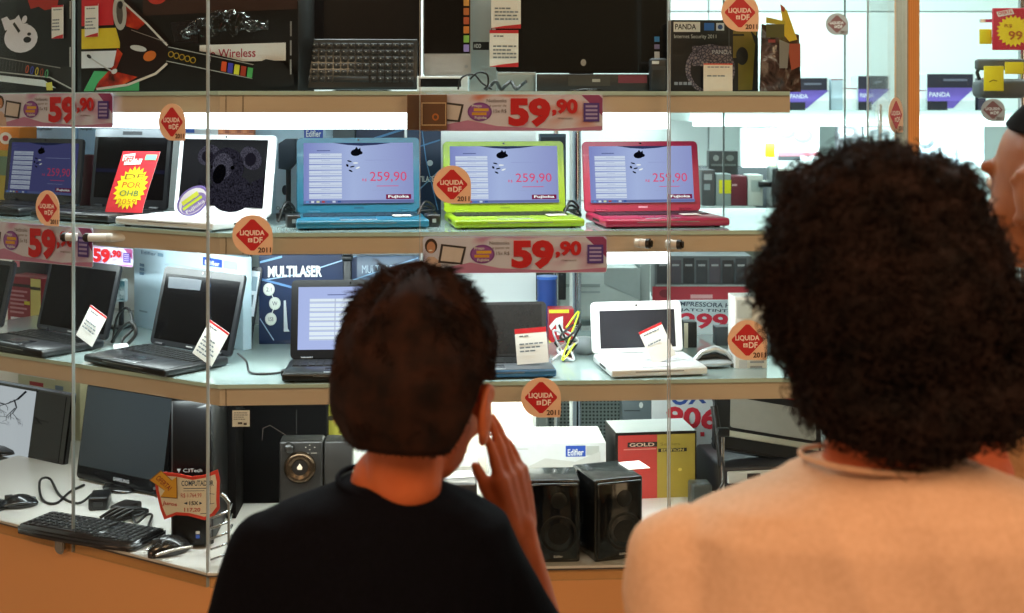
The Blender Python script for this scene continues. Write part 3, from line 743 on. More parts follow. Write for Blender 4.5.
# the long carton stands across the bend: corners from photo
A = place('L', 77, .13); B = place('R', 298, .10)
A, B = Vector((A[0]*S, A[1]*S)), Vector((B[0]*S, B[1]*S)); Wg = (B-A).length; yg = math.degrees(math.atan2((B-A).y, (B-A).x)); Cg = (A+B)/2
hg = zat(-36, Cg.y/S) - Z1
m = MB(); m.box((0, .03, hg/2), (Wg, .06, hg), mat('#171412', .35), .0015)
gbox2(Face(m, -Wg/2, Wg/2, 0, hg, -.0002, (72, -36, 298, 92)))
tag(m.build('carton', None, (Cg.x, Cg.y, Z1), yg), 'long black carton with a red winged guitar and coloured stripes, top shelf', 'box')
# crumpled clear wrap clinging to the long carton
wrapm = glass_mat('cling_wrap', .55, (.86, .84, .83))
m = MB(); nx, ny = 46, 10; vs_ = []; fs_ = []
for i in range(nx+1):
    for j in range(ny+1):
        x = i/nx; y = j/ny
        env = .35+.65*math.sin(math.pi*min(1, x*1.1))
        vs_.append(((x-.5)*.235, -.012 - .016*abs(noise.noise(Vector((x*14, y*5, 1)))) - .004*math.sin(y*math.pi), (.052*y + .016*noise.noise(Vector((x*9, y*2, 4))))*env + .012*x))
for i in range(nx):
    for j in range(ny): k = i*(ny+1)+j; fs_.append([k, k+ny+1, k+ny+2, k+1])
m.add(vs_, fs_, wrapm)
a = place('R', 232, .10)
tag(m.build('plastic_wrap', None, (a[0]*S-.0, a[1]*S-.03, zat(38, a[1])), yg), 'crumpled clear plastic wrap clinging to the front of the long guitar carton', 'wrap')

def keyboard(label, loc, yaw, W, D, col, keycol, upright=0., rows=6, cols=17, pal=False, name='keyboard'):
    T = thing(name, label, 'keyboard', loc, yaw)
    M = Matrix.Rotation(R(upright), 4, 'X'); m = MB(); m.M = M
    if pal:   # wavy front lip
        pts = [(-W/2, -D*.40), (-W*.46, -D*.5), (-W*.25, -D*.56), (0, -D*.58), (W*.25, -D*.56), (W*.46, -D*.5), (W/2, -D*.40), (W/2, D*.42), (W*.48, D/2), (-W*.48, D/2), (-W/2, D*.42)]
        bm = bmesh.new(); f_ = bm.faces.new([bm.verts.new((x, y, .002)) for x, y in pts]); r_ = bmesh.ops.extrude_face_region(bm, geom=[f_])
        bmesh.ops.translate(bm, vec=(0, 0, .016), verts=[g for g in r_['geom'] if isinstance(g, bmesh.types.BMVert)])
        bmesh.ops.recalc_face_normals(bm, faces=bm.faces); bmesh.ops.bevel(bm, geom=[e for e in bm.edges if e.verts[0].co.z > .01 and e.verts[1].co.z > .01], offset=.005, segments=3, affect='EDGES', clamp_overlap=True)
        m.bm(bm, mat(col, .25, coat=.5), True)
    else: m.box((0, 0, .009), (W, D, .014), mat(col, .3, coat=.3), .004, 3)
    
    m.build('case', T)
    m = MB(); m.M = M; top = .0185 if pal else .0165
    kw, kd = W*.94/cols, D*.80/rows
    for j in range(rows):
        for i in range(cols):
            if j == rows-1 and 4 <= i <= 8:
                if i == 6: m.box((-W*.47+kw*(i+.5), D*.42-kd*(j+.5), top), (kw*4.8, kd*.78, .005), mat(keycol, .4), .001, 1)
                continue
            if pal and i in (12,): continue
            m.box((-W*.47+kw*(i+.5), D*.42-kd*(j+.5), top), (kw*.82, kd*.78, .005), mat(keycol, .4), .001, 1)
            if (not pal) or (i+j) % 1 == 0:
                m.add([(-W*.47+kw*(i+.5)+a_*kw, D*.42-kd*(j+.5)+b_*kd, top+.0027) for a_, b_ in ((-.16, .06), (.0, .06), (.0, .2), (-.16, .2))], [[0, 1, 2, 3]], mat('#8f8f8c', .5))
    m.build('keys', T); return T
a = place('R', 359, .14); Wk = 117/F*a[1]*S; Dk = zat(40, a[1])-Z1
keyboard('slim black keyboard standing upright on the top shelf before a dark screen', (a[0]*S, a[1]*S+.01, Z1+Dk/2+.002), 3, Wk, Dk*.99, '#1a1a1a', '#161616', upright=80, rows=6, cols=15)

def monitor(label, loc, yaw, W, Hm, zb, lean=6, frame='#101012', th=.03, marg=(.03, .05, .03, .12), screen=off_screen, stand=True, name='monitor', brand=None, base_r=.11, topstrip=None, cat='monitor', neck=True, framerough=.12):
    T = thing(name, label, cat, loc, yaw); M = Matrix.Translation((0, 0, zb)) @ Matrix.Rotation(R(-lean), 4, 'X')
    fm = mat(frame, framerough, coat=.6)
    m = MB(); m.M = M; m.rplate((0, th/2, Hm/2), W, Hm, th, .012, fm, bev=.004); m.rplate((0, th+.01, Hm/2), W*.7, Hm*.7, .02, .02, fm, bev=.004)
    if topstrip: m.box((0, th/2-.001, Hm-.003), (W*.99, th*.9, .007), mat(topstrip, .2, .8), .002)
    fr = m.build('frame', T)
    l, tp, r, bt = marg
    m = MB(); m.M = M; screen(Face(m, -W/2+W*l, W/2-W*r, Hm*bt, Hm*(1-tp), -.0008, (0, 0, 1, 1))); m.build('screen', T)
    if brand:
        m = MB(); m.M = M; f = Face(m, -W/2, W/2, 0, Hm, -.0006, (0, 0, 1, 1)); f.text(brand, .44, 1-bt*.66, .62, 1-bt*.40, mat('#b9bcc0', .3), .02); m.build('brand_lettering', fr)
    m = MB(); m.M = M; m.cyl((W*.4, -.001, Hm*bt*.45), (W*.4, .001, Hm*bt*.45), .004, mat('#9a9da0', .3, .8), seg=12); m.build('power_button', fr)
    if stand:
        m = MB(); m.box((0, th*1.2, (zb+Hm*.2)/2+.006), (W*.14, .02, zb+Hm*.2), fm, .004); m.build('neck', T)
        m = MB(); m.lathe([(0, .0), (base_r, 0), (base_r, .004), (base_r*.9, .010), (.03, .016), (0, .016)], fm, seg=32, c=(0, th, 0)); m.build('stand_base', T)
    return T
# dark screen behind the keyboard, the all-in-one, the large monitor
def darkscr(f): f.rect(0, 0, 1, 1, mat('#1d1613', .1, coat=.4))
loc, yaw, w, h = spot('R', 301, 421, -60, .24, Z1)
monitor('dark monitor standing behind the upright keyboard', loc, yaw, w, h-.03, .03, screen=darkscr, marg=(.02, .04, .02, .06), lean=3, base_r=.07)
def icons(f):
    f.rect(0, 0, 1, 1, mat('#17120f', .1)); cs = ['#d9d4cf', '#c98a3c', '#b8642c', '#b8522c', '#c9742c', '#7fae4a', '#8f7fc0']
    for i, c in enumerate(cs): f.rect(.86, .42+.083*i, .98, .485+.083*i, mat(c, .4))
loc, yaw, w, h = spot('R', 423, 471, -60, .17, Z1)
monitor('narrow dark screen with a column of small colour icons on the top shelf', loc, yaw, w, h-.034, .034, lean=2, frame='#a7a5a2', framerough=.35, screen=icons, marg=(.02, .02, .02, .17), th=.02, base_r=.04)
carton('drive_bay', 'white device with a dark slot lying before the narrow icon screen', 'device', 'R', 417, 468, 76, .10, Z1, .05, '#dfe2e2', lambda f: f.rect(419, 78.5, 461, 87, mat('#16181a', .2)))
def tower_g(f):
    f.rect(473, 41, 489, 49, mat('#17191b', .3)); f.text('HDD', 474, 43, 481, 47, white, .02); f.rect(491, 8, 492, 46, mat('#5a6462'))
carton('computer_tower', 'light grey computer tower behind the two hanging price tags', 'computer', 'R', 469, 534, -60, .22, Z1, .14, '#b8c2c2', tower_g, ybot=91)
def hooky(f):
    f.rect(0, 0, 1, 1, mat('#1c1a17', .12, coat=.3)); f.rect(.915, .775, .945, .815, mat('#3f8fd0', .4)); f.rect(.915, .835, .945, .87, mat('#8f86b0', .4)); f.rect(.915, .89, .945, .94, mat('#d8d8dc', .4)); f.ell(.503, .975, .016, .026, mat('#d9dadb', .2, .6))
loc, yaw, w, h = spot('R', 496, 669, -70, .17, Z1)
monitor('large black monitor filling the middle of the top shelf', loc, yaw, w, h-.043, .043, lean=1.5, screen=hooky, marg=(.0, .03, .0, .05), frame='#1b1a18', base_r=.10)
m = MB(); a = place('R', 583, .155); m.cyl((0, -.004, 0), (0, .004, 0), .0062, mat('#d8d8d8', .15, .9), seg=20)
m.build('badge', bpy.data.objects.get('monitor.001') , (0, -.006, .058)) if False else None
carton('silver_box', 'dull silver box under the left half of the large black monitor', 'box', 'R', 497, 536, 72, .13, Z1, .03, '#8f9896', lambda f: f.rect(498, 73, 535, 75, mat('#c5cbc9', .3, .5)))
carton('black_box', 'long low black box with a dark red label under the large monitor', 'box', 'R', 537, 650, 74, .115, Z1, .018, '#23211f', lambda f: (f.rect(618, 75, 647, 83, mat('#742b38')), f.rect(568, 76, 610, 86, mat('#3a362f')), f.rect(592, 79, 600, 82, mat('#a9a59a'))))

def mouse(label, loc, yaw, L_=.10, W=.058, Hh=.034, top='#1b1b1d', side='#b9bcbf'):
    T = thing('computer_mouse', label, 'mouse', loc, yaw)
    bm = bmesh.new(); bmesh.ops.create_uvsphere(bm, u_segments=24, v_segments=14, radius=1)
    for v in bm.verts:
        z = max(v.co.z, -.25)/1.0; y = v.co.y; k = 1-.18*max(0, -y)
        v.co = Vector((v.co.x*W/2*k, y*L_/2, (z+.25)*Hh/1.25*(1-.22*(y+.2)**2 if z > 0 else 1)))
    m = MB(); m.bm(bm, mat(top, .2, coat=.6), True); m.build('shell', T)
    m = MB(); m.box((0, -L_*.30, Hh*.82), (.006, .018, .012), mat('#3a3a3c', .5), .002); m.build('wheel', T)
    m = MB()
    for sx in (-1, 1): m.tube([(sx*W*.49*(1-.15*abs(q)), q*L_*.42, .010+.004*(1-q*q)) for q in [i/5-1 for i in range(11)]], .0035, mat(side, .25, .8))
    m.build('side_trim', T); return T
a = place('R', 659, .10)
carton('mobile_phone', 'black handset with a glinting top standing right of the large monitor', 'phone', 'R', 650, 668, 58, .10, Z1, .02, '#141516', lambda f: (f.rect(652, 61, 659, 64, mat('#dfe6ea', .2)), f.rect(652, 66, 666, 70, mat('#2c2f33'))), bev=.006)
def panda(f):
    f.rect(672, 20, 733, 91, mat('#1b1a1b', .3)); f.rect(673.5, 22, 700, 32, mat('#e9ecec')); f.text('PANDA', 675, 24, 696, 29.5, mat('#222428'), .02)
    f.rect(704, 23, 714, 30.5, mat('#2f6fc8')); f.rect(716, 23, 724, 30.5, mat('#c9d6e8')); f.ell(720, 27, 2.5, 2.5, mat('#2b4f8a'))
    f.text('Internet Security 2011', 674, 34.5, 716, 39.5, mat('#cfd2d4'))
    sph = ramp_mat('mosaic_print', 'voronoi', (('#101015', .02), ('#6b6478', .12), ('#9a8f86', .5)), 150, .3)
    f.ell(710, 69, 25, 25, sph); f.ell(711, 70, 21, 21, mat('#17161a', .3)); f.rect(692, 46, 731, 66, sph); f.text('PANDA', 712, 50, 731, 54, mat('#c9ccd6'))
    for i in range(4): f.rect(674+4.5*i, 82, 677.5+4.5*i, 85, mat('#8c93a0'))
    f.rect(728, 20, 729, 90, mat('#4a4a52'))
carton('software_box', 'black antivirus box with a white label and mosaic picture on the top shelf', 'box', 'R', 671, 733, 20, .11, Z1, .035, '#17171a', panda)
price_card('cream price tag with orange edges before the antivirus box', 'R', 718, .095, Z1, .056, .054, redw=.05, red=mat('#d8553c'), body=mat('#ecdccb', .5), rows=1, name='price_tag', cat='price tag')
gold = ramp_mat('gold_print', 'noise', (('#7a6520', .3), ('#a08a34', .7)), 8, .35)
carton('software_box', 'gold and black box leaning behind the antivirus box on the top shelf', 'box', 'R', 722, 758, 30, .17, Z1, .03, '#15140f', lambda f: (f.rect(723, 31, 756, 90, gold), f.poly([(750, 30), (758, 38), (758, 91), (752, 91), (755, 44)], mat('#14130f')), f.ell(742, 56, 6, 9, mat('#1a1710')), f.rect(733, 34, 744, 36, mat('#2a2410')), f.rect(730, 58, 738, 90, mat('#1a1710'))))
# blister bag with yellow tag
bag = ramp_mat('bag_print', 'noise', (('#2a1c18', .35), ('#5a4038', .55), ('#a8a4a0', .75)), 26, .12, bump=.5, distort=1.5)
loc, yaw, w, h = spot('R', 762, 799, 24, .10, Z1)
T = thing('packaged_cable', 'shiny bagged accessory with a yellow tag at the right end of the top shelf', 'package', loc, yaw)
m = MB(); nn = 14; V = []; Fc = []
for i in range(nn+1):
    for j in range(nn+1):
        u, v = i/nn, j/nn
        q = math.sin(math.pi*u)*math.sin(math.pi*min(1, v*.9+.1))
        V.append(((u-.5)*w*(1+.10*(1-v)), -.018*q - .006*abs(noise.noise(Vector((u*6, v*8, 2)))), v*h*(1-.16*u*(1 if v > .9 else v))))
for i in range(nn):
    for j in range(nn): k = i*(nn+1)+j; Fc.append([k, k+nn+1, k+nn+2, k+1])
m.add(V, Fc, bag, True); m.add([(x, -y+.004, z) for x, y, z in V], [q[::-1] for q in Fc], bag, True); m.build('bag', T)
m = MB(); f = Face(m, -w/2, w/2, 0, h, -.026, (762, 24, 799, 91)); f.poly([(777, 5), (784, 12), (794, 40), (786, 42), (781, 36)], mat('#e8cc30', .4)); f.poly([(777, 5), (782, 9), (781, 13), (778, 12)], mat('#c05a3a'))
f.poly([(763, 18), (782, 22), (782, 26), (763, 24)], mat('#c8b830', .4)); f.rect(763, 25, 781, 38, mat('#5a5a26', .4)); f.poly([(784, 44), (797, 44), (797, 66), (788, 70)], mat('#b05038', .35)); f.rect(765, 40, 772, 43, mat('#a04040')); f.poly([(776, 40), (786, 44), (784, 68), (776, 68)], mat('#8f8f8f', .3)); m.build('card', T)
# cords lying on top shelf
def cord(label, pts, r=.0022, col='#101010', name='cord', grp=None):
    P_ = [Vector(p) for p in pts]; out = []
    for i in range(len(P_)-1):
        p0, p1, p2, p3 = P_[max(i-1, 0)], P_[i], P_[i+1], P_[min(i+2, len(P_)-1)]
        for k in range(6):
            t = k/6; out.append(.5*((2*p1)+(p2-p0)*t+(2*p0-5*p1+4*p2-p3)*t*t+(3*p1-p0-3*p2+p3)*t**3))
    out.append(P_[-1]); m = MB(); m.tube(out, r, mat(col, .35), 7)
    return tag(m.build(name), label, 'cord', grp)
def pt(sec, px, t, z, dz=0): a = place(sec, px, t); return (a[0]*S, a[1]*S, z+dz)
cord('black cord looping up between the icon screen and the grey tower', [pt('R', 458, .07, Z1, .004), pt('R', 462, .07, Z1, .030), pt('R', 474, .075, Z1, .036), pt('R', 482, .07, Z1, .018), pt('R', 492, .06, Z1, .004)])
cord('thin black cord arching at the foot of the grey tower', [pt('R', 470, .06, Z1, .026), pt('R', 478, .055, Z1, .040), pt('R', 487, .055, Z1, .036), pt('R', 488, .05, Z1, .014), pt('R', 484, .05, Z1, .004)])
cord('bundled grey cable lying on the top shelf edge before the silver box', [pt('R', 486+5*i, .06+.012*(i % 2), Z1, .005+.008*((i*7) % 3)) for i in range(9)], r=.004, col='#4a4e50')

# ================================================================ BOXES BEHIND THE MIDDLE SHELF LAPTOPS
lb = mat('#a9c9e6', .45); edb = '#b9d6e6'
def edifier(f, x0, y0, x1, y1): f.rect(x0, y0, x1, y1, mat('#2a50b0', .4)); f.text('Edifier', x0+2, y0+(y1-y0)*.3, x1-2, y1-1, white, .02)
carton('carton', 'orange patterned carton at the far left behind the dim blue laptop', 'box', 'L', -30, 19, 127, .35, Z2, .06, '#d9822e', lambda f: (f.ell(6, 138, 6, 6, mat('#f0e6d8')), f.ell(6, 138, 3, 3, mat('#c03028')), f.rect(-20, 150, 20, 212, mat('#b5a63a')), f.rect(-20, 156, 20, 175, mat('#6a8a6a'))))
carton('carton', 'light blue amplifier carton behind the far left middle shelf laptop', 'box', 'L', 22, 76, 119, .44, Z2, .06, '#a5c8e8', lambda f: (f.ell(30, 129, 5, 3, mat('#2c3a66')), f.text('Amplificador', 36, 127.5, 53, 131, mat('#20222c'), .02)))
carton('carton', 'pale blue carton with black lettering behind the burst card laptop', 'box', 'L', 78, 128, 119, .44, Z2, .06, '#9dc2e2', lambda f: (f.text('Amplif.', 66+14, 128, 80+13, 131, mat('#20222c'), .02), f.rect(96, 124, 126, 126, mat('#7fa0c8'))))
carton('carton', 'dark maroon carton between two laptops of the middle shelf', 'box', 'L', 79, 92, 155, .36, Z2, .04, '#5a2430')
carton('carton', 'white carton behind the top edge of the koala laptop', 'box', 'L', 168, 226, 126, .42, Z2, .05, '#e9eef0', lambda f: f.rect(184, 127, 195, 133, mat('#3a66c0')))
a = place('R', 244, .44)
m = MB(); m.rplate((0, 0, .005), .068, .017, .05, .004, mat('#a85a30', .4), bev=.003); 
for i in range(6): m.box((-.028+.011*i, -.026, .005), (.007, .002, .010), mat(['#c87a48', '#8f4a2a', '#b86a3c'][i % 3], .4))
carton('carton', 'pale blue speaker carton with a small blue logo between koala laptop and blue netbook', 'box', 'R', 253, 343, 126, .46, Z2, .07, edb, lambda f: (edifier(f, 304, 127, 323, 138), f.rect(326, 128, 339, 136, mat('#a6c3d2')), f.rect(276, 166, 296, 228, mat('#c9dcea')), f.ell(285, 190, 3, 5, mat('#1e2a38')), f.ell(278, 208, 2, 2, mat('#8fa0ac')), f.ell(278, 208, 1.2, 1.2, mat('#dfe8ee'))))
tag(m.build('remote_control', None, (a[0]*S, a[1]*S, zat(126, place('R', 298, .46)[1])+.0036), 3), 'orange brown patterned case lying on the pale carton behind the koala laptop', 'case') if False else None
carton('carton', 'narrow orange brown carton peeking over the koala laptop', 'box', 'R', 218, 254, 126, .40, Z2, .03, '#b4683c', lambda f: [f.rect(219+6*i, 127, 223+6*i, 133, mat(['#c87a48', '#8f4a2a'][i % 2], .4)) for i in range(6)])
loc, yaw, w, h = spot('R', 278, 296, 139, .36, Z2)
T = thing('desk_speaker', 'small dark angular speaker between the koala laptop and the blue netbook', 'speaker', loc, yaw)
m = MB(); m.prism([(-w/2, h*.62), (w*.1, h*.60), (w/2, h*.70), (w/2, h), (-w*.1, h), (-w/2, h*.94)], (0, .03, 0), .05, mat('#1c2b38', .4), bev=.003); m.build('head', T)
m = MB(); m.cyl((0, .03, 0), (0, .03, h*.62), .006, dgrey); m.cyl((0, .03, 0), (0, .03, .008), .03, dgrey); m.build('foot', T)
def multi(f, x0, x1, y0, y1, tx):
    nb = mat('#1b2f52', .35); f.rect(x0, y0, x1, y1, nb); f.line([(x0, y0+(y1-y0)*.26), (x1, y0+(y1-y0)*.12)], 2.2, mat('#5f9ad0')); f.line([(x0, y0+(y1-y0)*.34), (x1, y0+(y1-y0)*.5)], 1.2, mat('#7fb0dc')); f.text('MULTILASER', *tx, white, .03)
carton('carton', 'navy carton with white lettering standing behind the blue netbook', 'box', 'R', 356, 404, 113, .46, Z2, .05, '#24406a', lambda f: multi(f, 356, 404, 116, 225, (364, 123, 402, 130)), rough=.3)
carton('carton', 'dark grey carton tops stacked behind the blue netbook', 'box', 'R', 333, 355, 119, .44, Z2, .05, '#4a5558', lambda f: f.rect(333, 119, 355, 121, mat('#8f9a9c')))
carton('carton', 'dark blue printed carton between the blue and lime netbooks', 'box', 'R', 407, 441, 126, .42, Z2, .06, '#1d3556', lambda f: (f.line([(408, 150), (440, 140)], 1.5, mat('#4f86b8')), f.line([(408, 200), (440, 170)], 1.2, mat('#7fb0dc')), f.ell(430, 163, 3, 3, mat('#dfe8f0')), f.text('MULTILASER', 402+6, 176, 438, 182, white, .02), f.line([(422, 130), (426, 160), (438, 210)], 1.0, mat('#5f9ad0'))))
carton('carton', 'slate blue carton between the lime and pink netbooks', 'box', 'R', 540, 566, 134, .44, Z2, .05, '#3d5668', lambda f: (f.rect(541, 137, 565, 150, mat('#1c2a38')), f.line([(545, 160), (562, 210)], 1.4, mat('#9fb6c0'))))
for i, (x0, x1) in enumerate(((415, 441), (278, 300), (562, 584))):
    cord('black power cord and plug tangled on the shelf ' + ('left of the lime netbook', 'left of the blue netbook', 'right of the lime netbook')[i], [pt('R', x0+(x1-x0)*((k*.37) % 1), .20+.02*k, Z2, .006+.05*abs(math.sin(k*1.9))*(1-k/9)) for k in range(8)], r=.003)
    a = place('R', (x0+x1)/2+4, .15); m = MB(); m.box((0, 0, .014), (.03, .045, .028), blk, .004); m.box((0, -.024, .014), (.008, .006, .008), mat('#b9b9b9', .3, .8))
    tag(m.build('power_adapter', None, (a[0]*S, a[1]*S, Z2), 15), 'black power adapter lying ' + ('left of the lime netbook', 'between koala laptop and blue netbook', 'between the lime and pink netbooks')[i], 'adapter') if i != 2 else None
# cards on netbook palm rests
for px, lab, w_ in ((402, 'white paper slip lying on the palm rest of the blue netbook', .036), (556, 'white paper slip lying on the palm rest of the lime netbook', .036), (690, 'cream paper slip lying on the palm rest of the pink netbook', .036)):
    a = place('R', px, .16); m = MB(); m.box((0, 0, .0006), (w_*S, .030*S, .0010), mat('#e6dcd2', .6))
    m.add([(-w_*.3, -.01, .0013), (w_*.3, -.01, .0013), (w_*.3, -.008, .0013), (-w_*.3, -.008, .0013)], [[0, 1, 2, 3]], mat('#9a9a9a'))
    tag(m.build('paper_slip', None, (a[0]*S, a[1]*S, Z2+.0222), 12), lab, 'paper')
price = None
# ================================================================ BOXES BEHIND THE LOWER SHELF LAPTOPS
def maroon(f):
    f.rect(8, 278, 31, 336, mat('#8f2233', .4)); f.rect(31, 278, 41, 336, mat('#d8c872', .4)); f.rect(12, 284.5, 31, 287.5, mat('#2a1518')); f.rect(31, 286, 41, 289, mat('#2a2010'))
    for i in range(6): f.rect(11, 291+4.2*i, 28-(i % 2)*3, 293+4.2*i, mat('#c98a94'))
    f.rect(25.5, 301, 31, 304.5, mat('#e0d040')); f.rect(12, 318, 22, 323, mat('#dfe0e6')); f.rect(18, 325, 24, 331, mat('#c8b0b4'))
carton('carton', 'maroon and yellow carton between the two leftmost laptops of the lower shelf', 'box', 'L', 7, 46, 277, .44, Z3, .07, '#8f2233', maroon)
carton('carton', 'dark box behind the lower shelf laptop at the left, a pink tag on it', 'box', 'L', 12, 46, 262, .52, Z3, .04, '#2c2a30', lambda f: f.rect(15, 262, 20, 268, mat('#d98a9c')))
def edi2(f):
    f.text('Edifier', 142, 258, 158, 262, mat('#4a6a8a')); f.rect(160, 258, 166, 262, mat('#7fa0b8')); edifier(f, 206, 255, 224, 264); f.rect(226, 255, 238, 264, mat('#a5bccb'))
    for i in range(3): f.rect(141, 273.5+5*i, 146, 277+5*i, mat('#5f7f98'))
    f.line([(168, 270), (176, 268), (236, 270)], .8, mat('#a9bcc8')); f.rect(141, 329, 150, 331, mat('#8fa6b4'))
A = place('L', 134, .40); B = place('R', 243, .36)
A, B = Vector((A[0]*S, A[1]*S)), Vector((B[0]*S, B[1]*S)); W_ = (B-A).length; y_ = math.degrees(math.atan2((B-A).y, (B-A).x)); C_ = (A+B)/2; h_ = zat(249.5, C_.y/S)-Z3
m = MB(); m.box((0, .0125, h_/2), (W_, .025, h_), mat('#c3dcea', .4), .0015); edi2(Face(m, -W_/2, W_/2, 0, h_, -.0002, (134, 249.5, 243, 350)))
tag(m.build('carton', None, (C_.x, C_.y, Z3), y_), 'large pale blue carton with a blue logo behind the tilted laptop, lower shelf', 'box')
def multi2(f):
    f.rect(259, 256, 357, 340, mat('#1c2c4e', .35)); f.line([(260, 262), (282, 256.5)], 2, mat('#7fb0dc')); f.line([(262, 280), (300, 274), (357, 256)], 1.2, mat('#9fc0e0')); f.line([(262, 279), (310, 292), (357, 306)], 2.2, mat('#5f8ac0')); f.line([(260, 318), (274, 340)], 1, mat('#9fb6d0'))
    f.text('MULTILASER', 268, 265.5, 322, 277, white, .035)
    for cx, cy, t_ in ((269, 289, '2.1'), (275, 303, 'W'), (271, 318.5, 'USB')): f.ell(cx, cy, 5.8, 6.4, mat('#cfd6d0', .4)); f.ell(cx, cy, 4.8, 5.4, mat('#e6e8e0', .4)); f.text(t_, cx-2.6, cy-2, cx+2.6, cy+2, mat('#4a5560'))
    f.line([(272, 294), (274, 298)], .8, white); f.line([(274, 308), (272, 313)], .8, white); f.poly([(284, 300), (286, 300), (288, 328), (290, 331), (284, 331)], mat('#c9d0d6', .3))
carton('carton', 'navy carton with white lettering and three round marks, lower shelf', 'box', 'R', 259, 342, 255, .43, Z3, .08, '#1c2c4e', multi2, rough=.3)
carton('carton', 'second navy carton with faint lettering behind the boy\'s hair', 'box', 'R', 352, 420, 256, .43, Z3, .08, '#2a4460', lambda f: (f.text('MULTILASER', 362, 265, 400, 273, mat('#9fb6c8')), f.line([(352, 280), (418, 258)], 1.2, mat('#6f9ac0'))), rough=.3)
m = MB(); a = place('R', 347, .41); m.box((0, .02, .11), (.02, .03, .20), mat('#15181c', .4), .004); m.box((0, .02, .212), (.026, .04, .016), mat('#0f1114', .4), .005)
tag(m.build('speaker_stand', None, (a[0]*S, a[1]*S, Z3), 3), 'slim black post between the two navy cartons', 'stand')
loc, yaw, w, h = spot('R', 241, 251, 268, .40, Z3)
m = MB(); m.M = Matrix.Rotation(R(7), 4, 'Y') @ Matrix.Rotation(R(-6), 4, 'X'); m.rplate((0, 0, h/2), w*1.1, h, .01, .006, mat('#2a2d31', .3), bev=.002); f = Face(m, -w/2, w/2, 0, h, -.0054, (0, 0, 1, 1)); f.rect(.05, .05, .9, .62, mat('#dfe6ee', .3)); f.rect(.2, .12, .75, .3, mat('#8fa6b4')); f.rect(.25, .35, .6, .5, mat('#5f6f7c'))
tag(m.build('tablet', None, (loc[0], loc[1], Z3+.002), 0), 'small tilted tablet between the pale carton and the navy carton', 'tablet')
a = place('L', 119, .36); m = MB(); m.rplate((0, 0, .10), .05, .06, .01, .006, mat('#c9d8dc', .3), bev=.002); f = Face(m, -.022, .022, .075, .125, -.0056, (0, 0, 1, 1)); f.rect(0, 0, 1, 1, ramp_mat('small_picture', 'noise', (('#4f7f8a', .4), ('#dfe9ea', .6)), 60)); m.box((0, .01, .035), (.012, .01, .07), dgrey, .002); m.box((0, .0, .003), (.05, .05, .006), dgrey, .002)
tag(m.build('picture_stand', None, (a[0]*S, a[1]*S, Z3), -20), 'small picture frame on a stand between the two left laptops', 'frame')
cord('black power cord looping between the two tilted laptops, lower shelf', [pt('L', 113, .22, Z3, .01), pt('L', 118, .22, Z3, .07), pt('L', 128, .22, Z3, .09), pt('L', 133, .2, Z3, .05), pt('L', 122, .18, Z3, .02), pt('L', 130, .16, Z3, .006), pt('L', 146, .14, Z3, .004)], r=.0035)
cord('thick black cord coiled beside the white plug between the left laptops', [pt('L', 112, .2, Z3, .008), pt('L', 120, .2, Z3, .04), pt('L', 131, .19, Z3, .065), pt('L', 136, .19, Z3, .04), pt('L', 126, .18, Z3, .012), pt('L', 114, .17, Z3, .006)], r=.0045)
m = MB(); a = place('L', 121, .14); m.box((0, 0, .012), (.035, .03, .024), mat('#dfe3e4', .4), .005); m.cyl((.012, -.02, .012), (.012, -.012, .012), .003, silver)
tag(m.build('power_plug', None, (a[0]*S, a[1]*S, Z3), 20), 'white power plug between the two tilted laptops on the lower shelf', 'plug')
cord('black cable running across the bare shelf from the tilted laptop to the lit netbook', [pt('R', 238, .19, Z3, .03), pt('R', 246, .16, Z3, .02), pt('R', 250, .12, Z3, .004), pt('R', 266, .11, Z3, .003), pt('R', 280, .115, Z3, .004), pt('R', 289, .12, Z3, .010)], r=.0026)
m = MB(); a = place('R', 288, .10); m.box((0, 0, .007), (.022, .018, .014), blk, .003)
tag(m.build('cable_adapter', None, (a[0]*S-.004, a[1]*S, Z3), 5), 'small black adapter at the left foot of the lit netbook', 'adapter')
# right end of lower shelf
def redwhite(f):
    f.rect(549, 312, 573, 350, mat('#b8242c', .4)); f.rect(549, 309.5, 569, 313, mat('#e3d43c')); f.poly([(549, 326), (556, 318), (563, 316), (563, 335), (557, 335), (556, 324), (551, 330)], white); f.poly([(549, 340), (555, 345), (560, 352), (549, 352)], mat('#d8d83a'))
carton('carton', 'red carton with a white curl and yellow strip beside the chrome pole', 'box', 'R', 549, 574, 309, .42, Z3, .05, '#b8242c', redwhite)
m = MB(); a = place('R', 547, .50); m.cyl((0, 0, 0), (0, 0, .145), .025, mat('#1e3f86', .35)); m.cyl((0, 0, .145), (0, 0, .152), .027, mat('#3a6ac0', .35))
tag(m.build('disc_spindle', None, (a[0]*S, a[1]*S, Z3), 0), 'dark blue round tub behind the laptop right of the boy\'s head', 'tub')
for i in range(3): cord('pale and black wires tangled before the chrome pole, ' + ('lowest loop', 'middle loop', 'top loop')[i], [pt('R', 552+((k*13+i*7) % 30), .20+.02*((k+i) % 4), Z3, .006+.018*((k*5+i*3) % 4)*(1+.4*i)) for k in range((9, 9, 4)[i])], r=(.0026, .0026, .0022)[i], col=('#c9cdd0', '#1a1a1a', '#c3d433')[i])
m = MB(); a = place('R', 587, .27); m.lathe([(0, 0), (.026, 0), (.027, .02), (.020, .036), (0, .040)], mat('#9aa0a2', .35)); tag(m.build('webcam_ball', None, (a[0]*S-.004, a[1]*S+.03, Z3)), 'small round grey puck at the left foot of the white netbook', 'device')
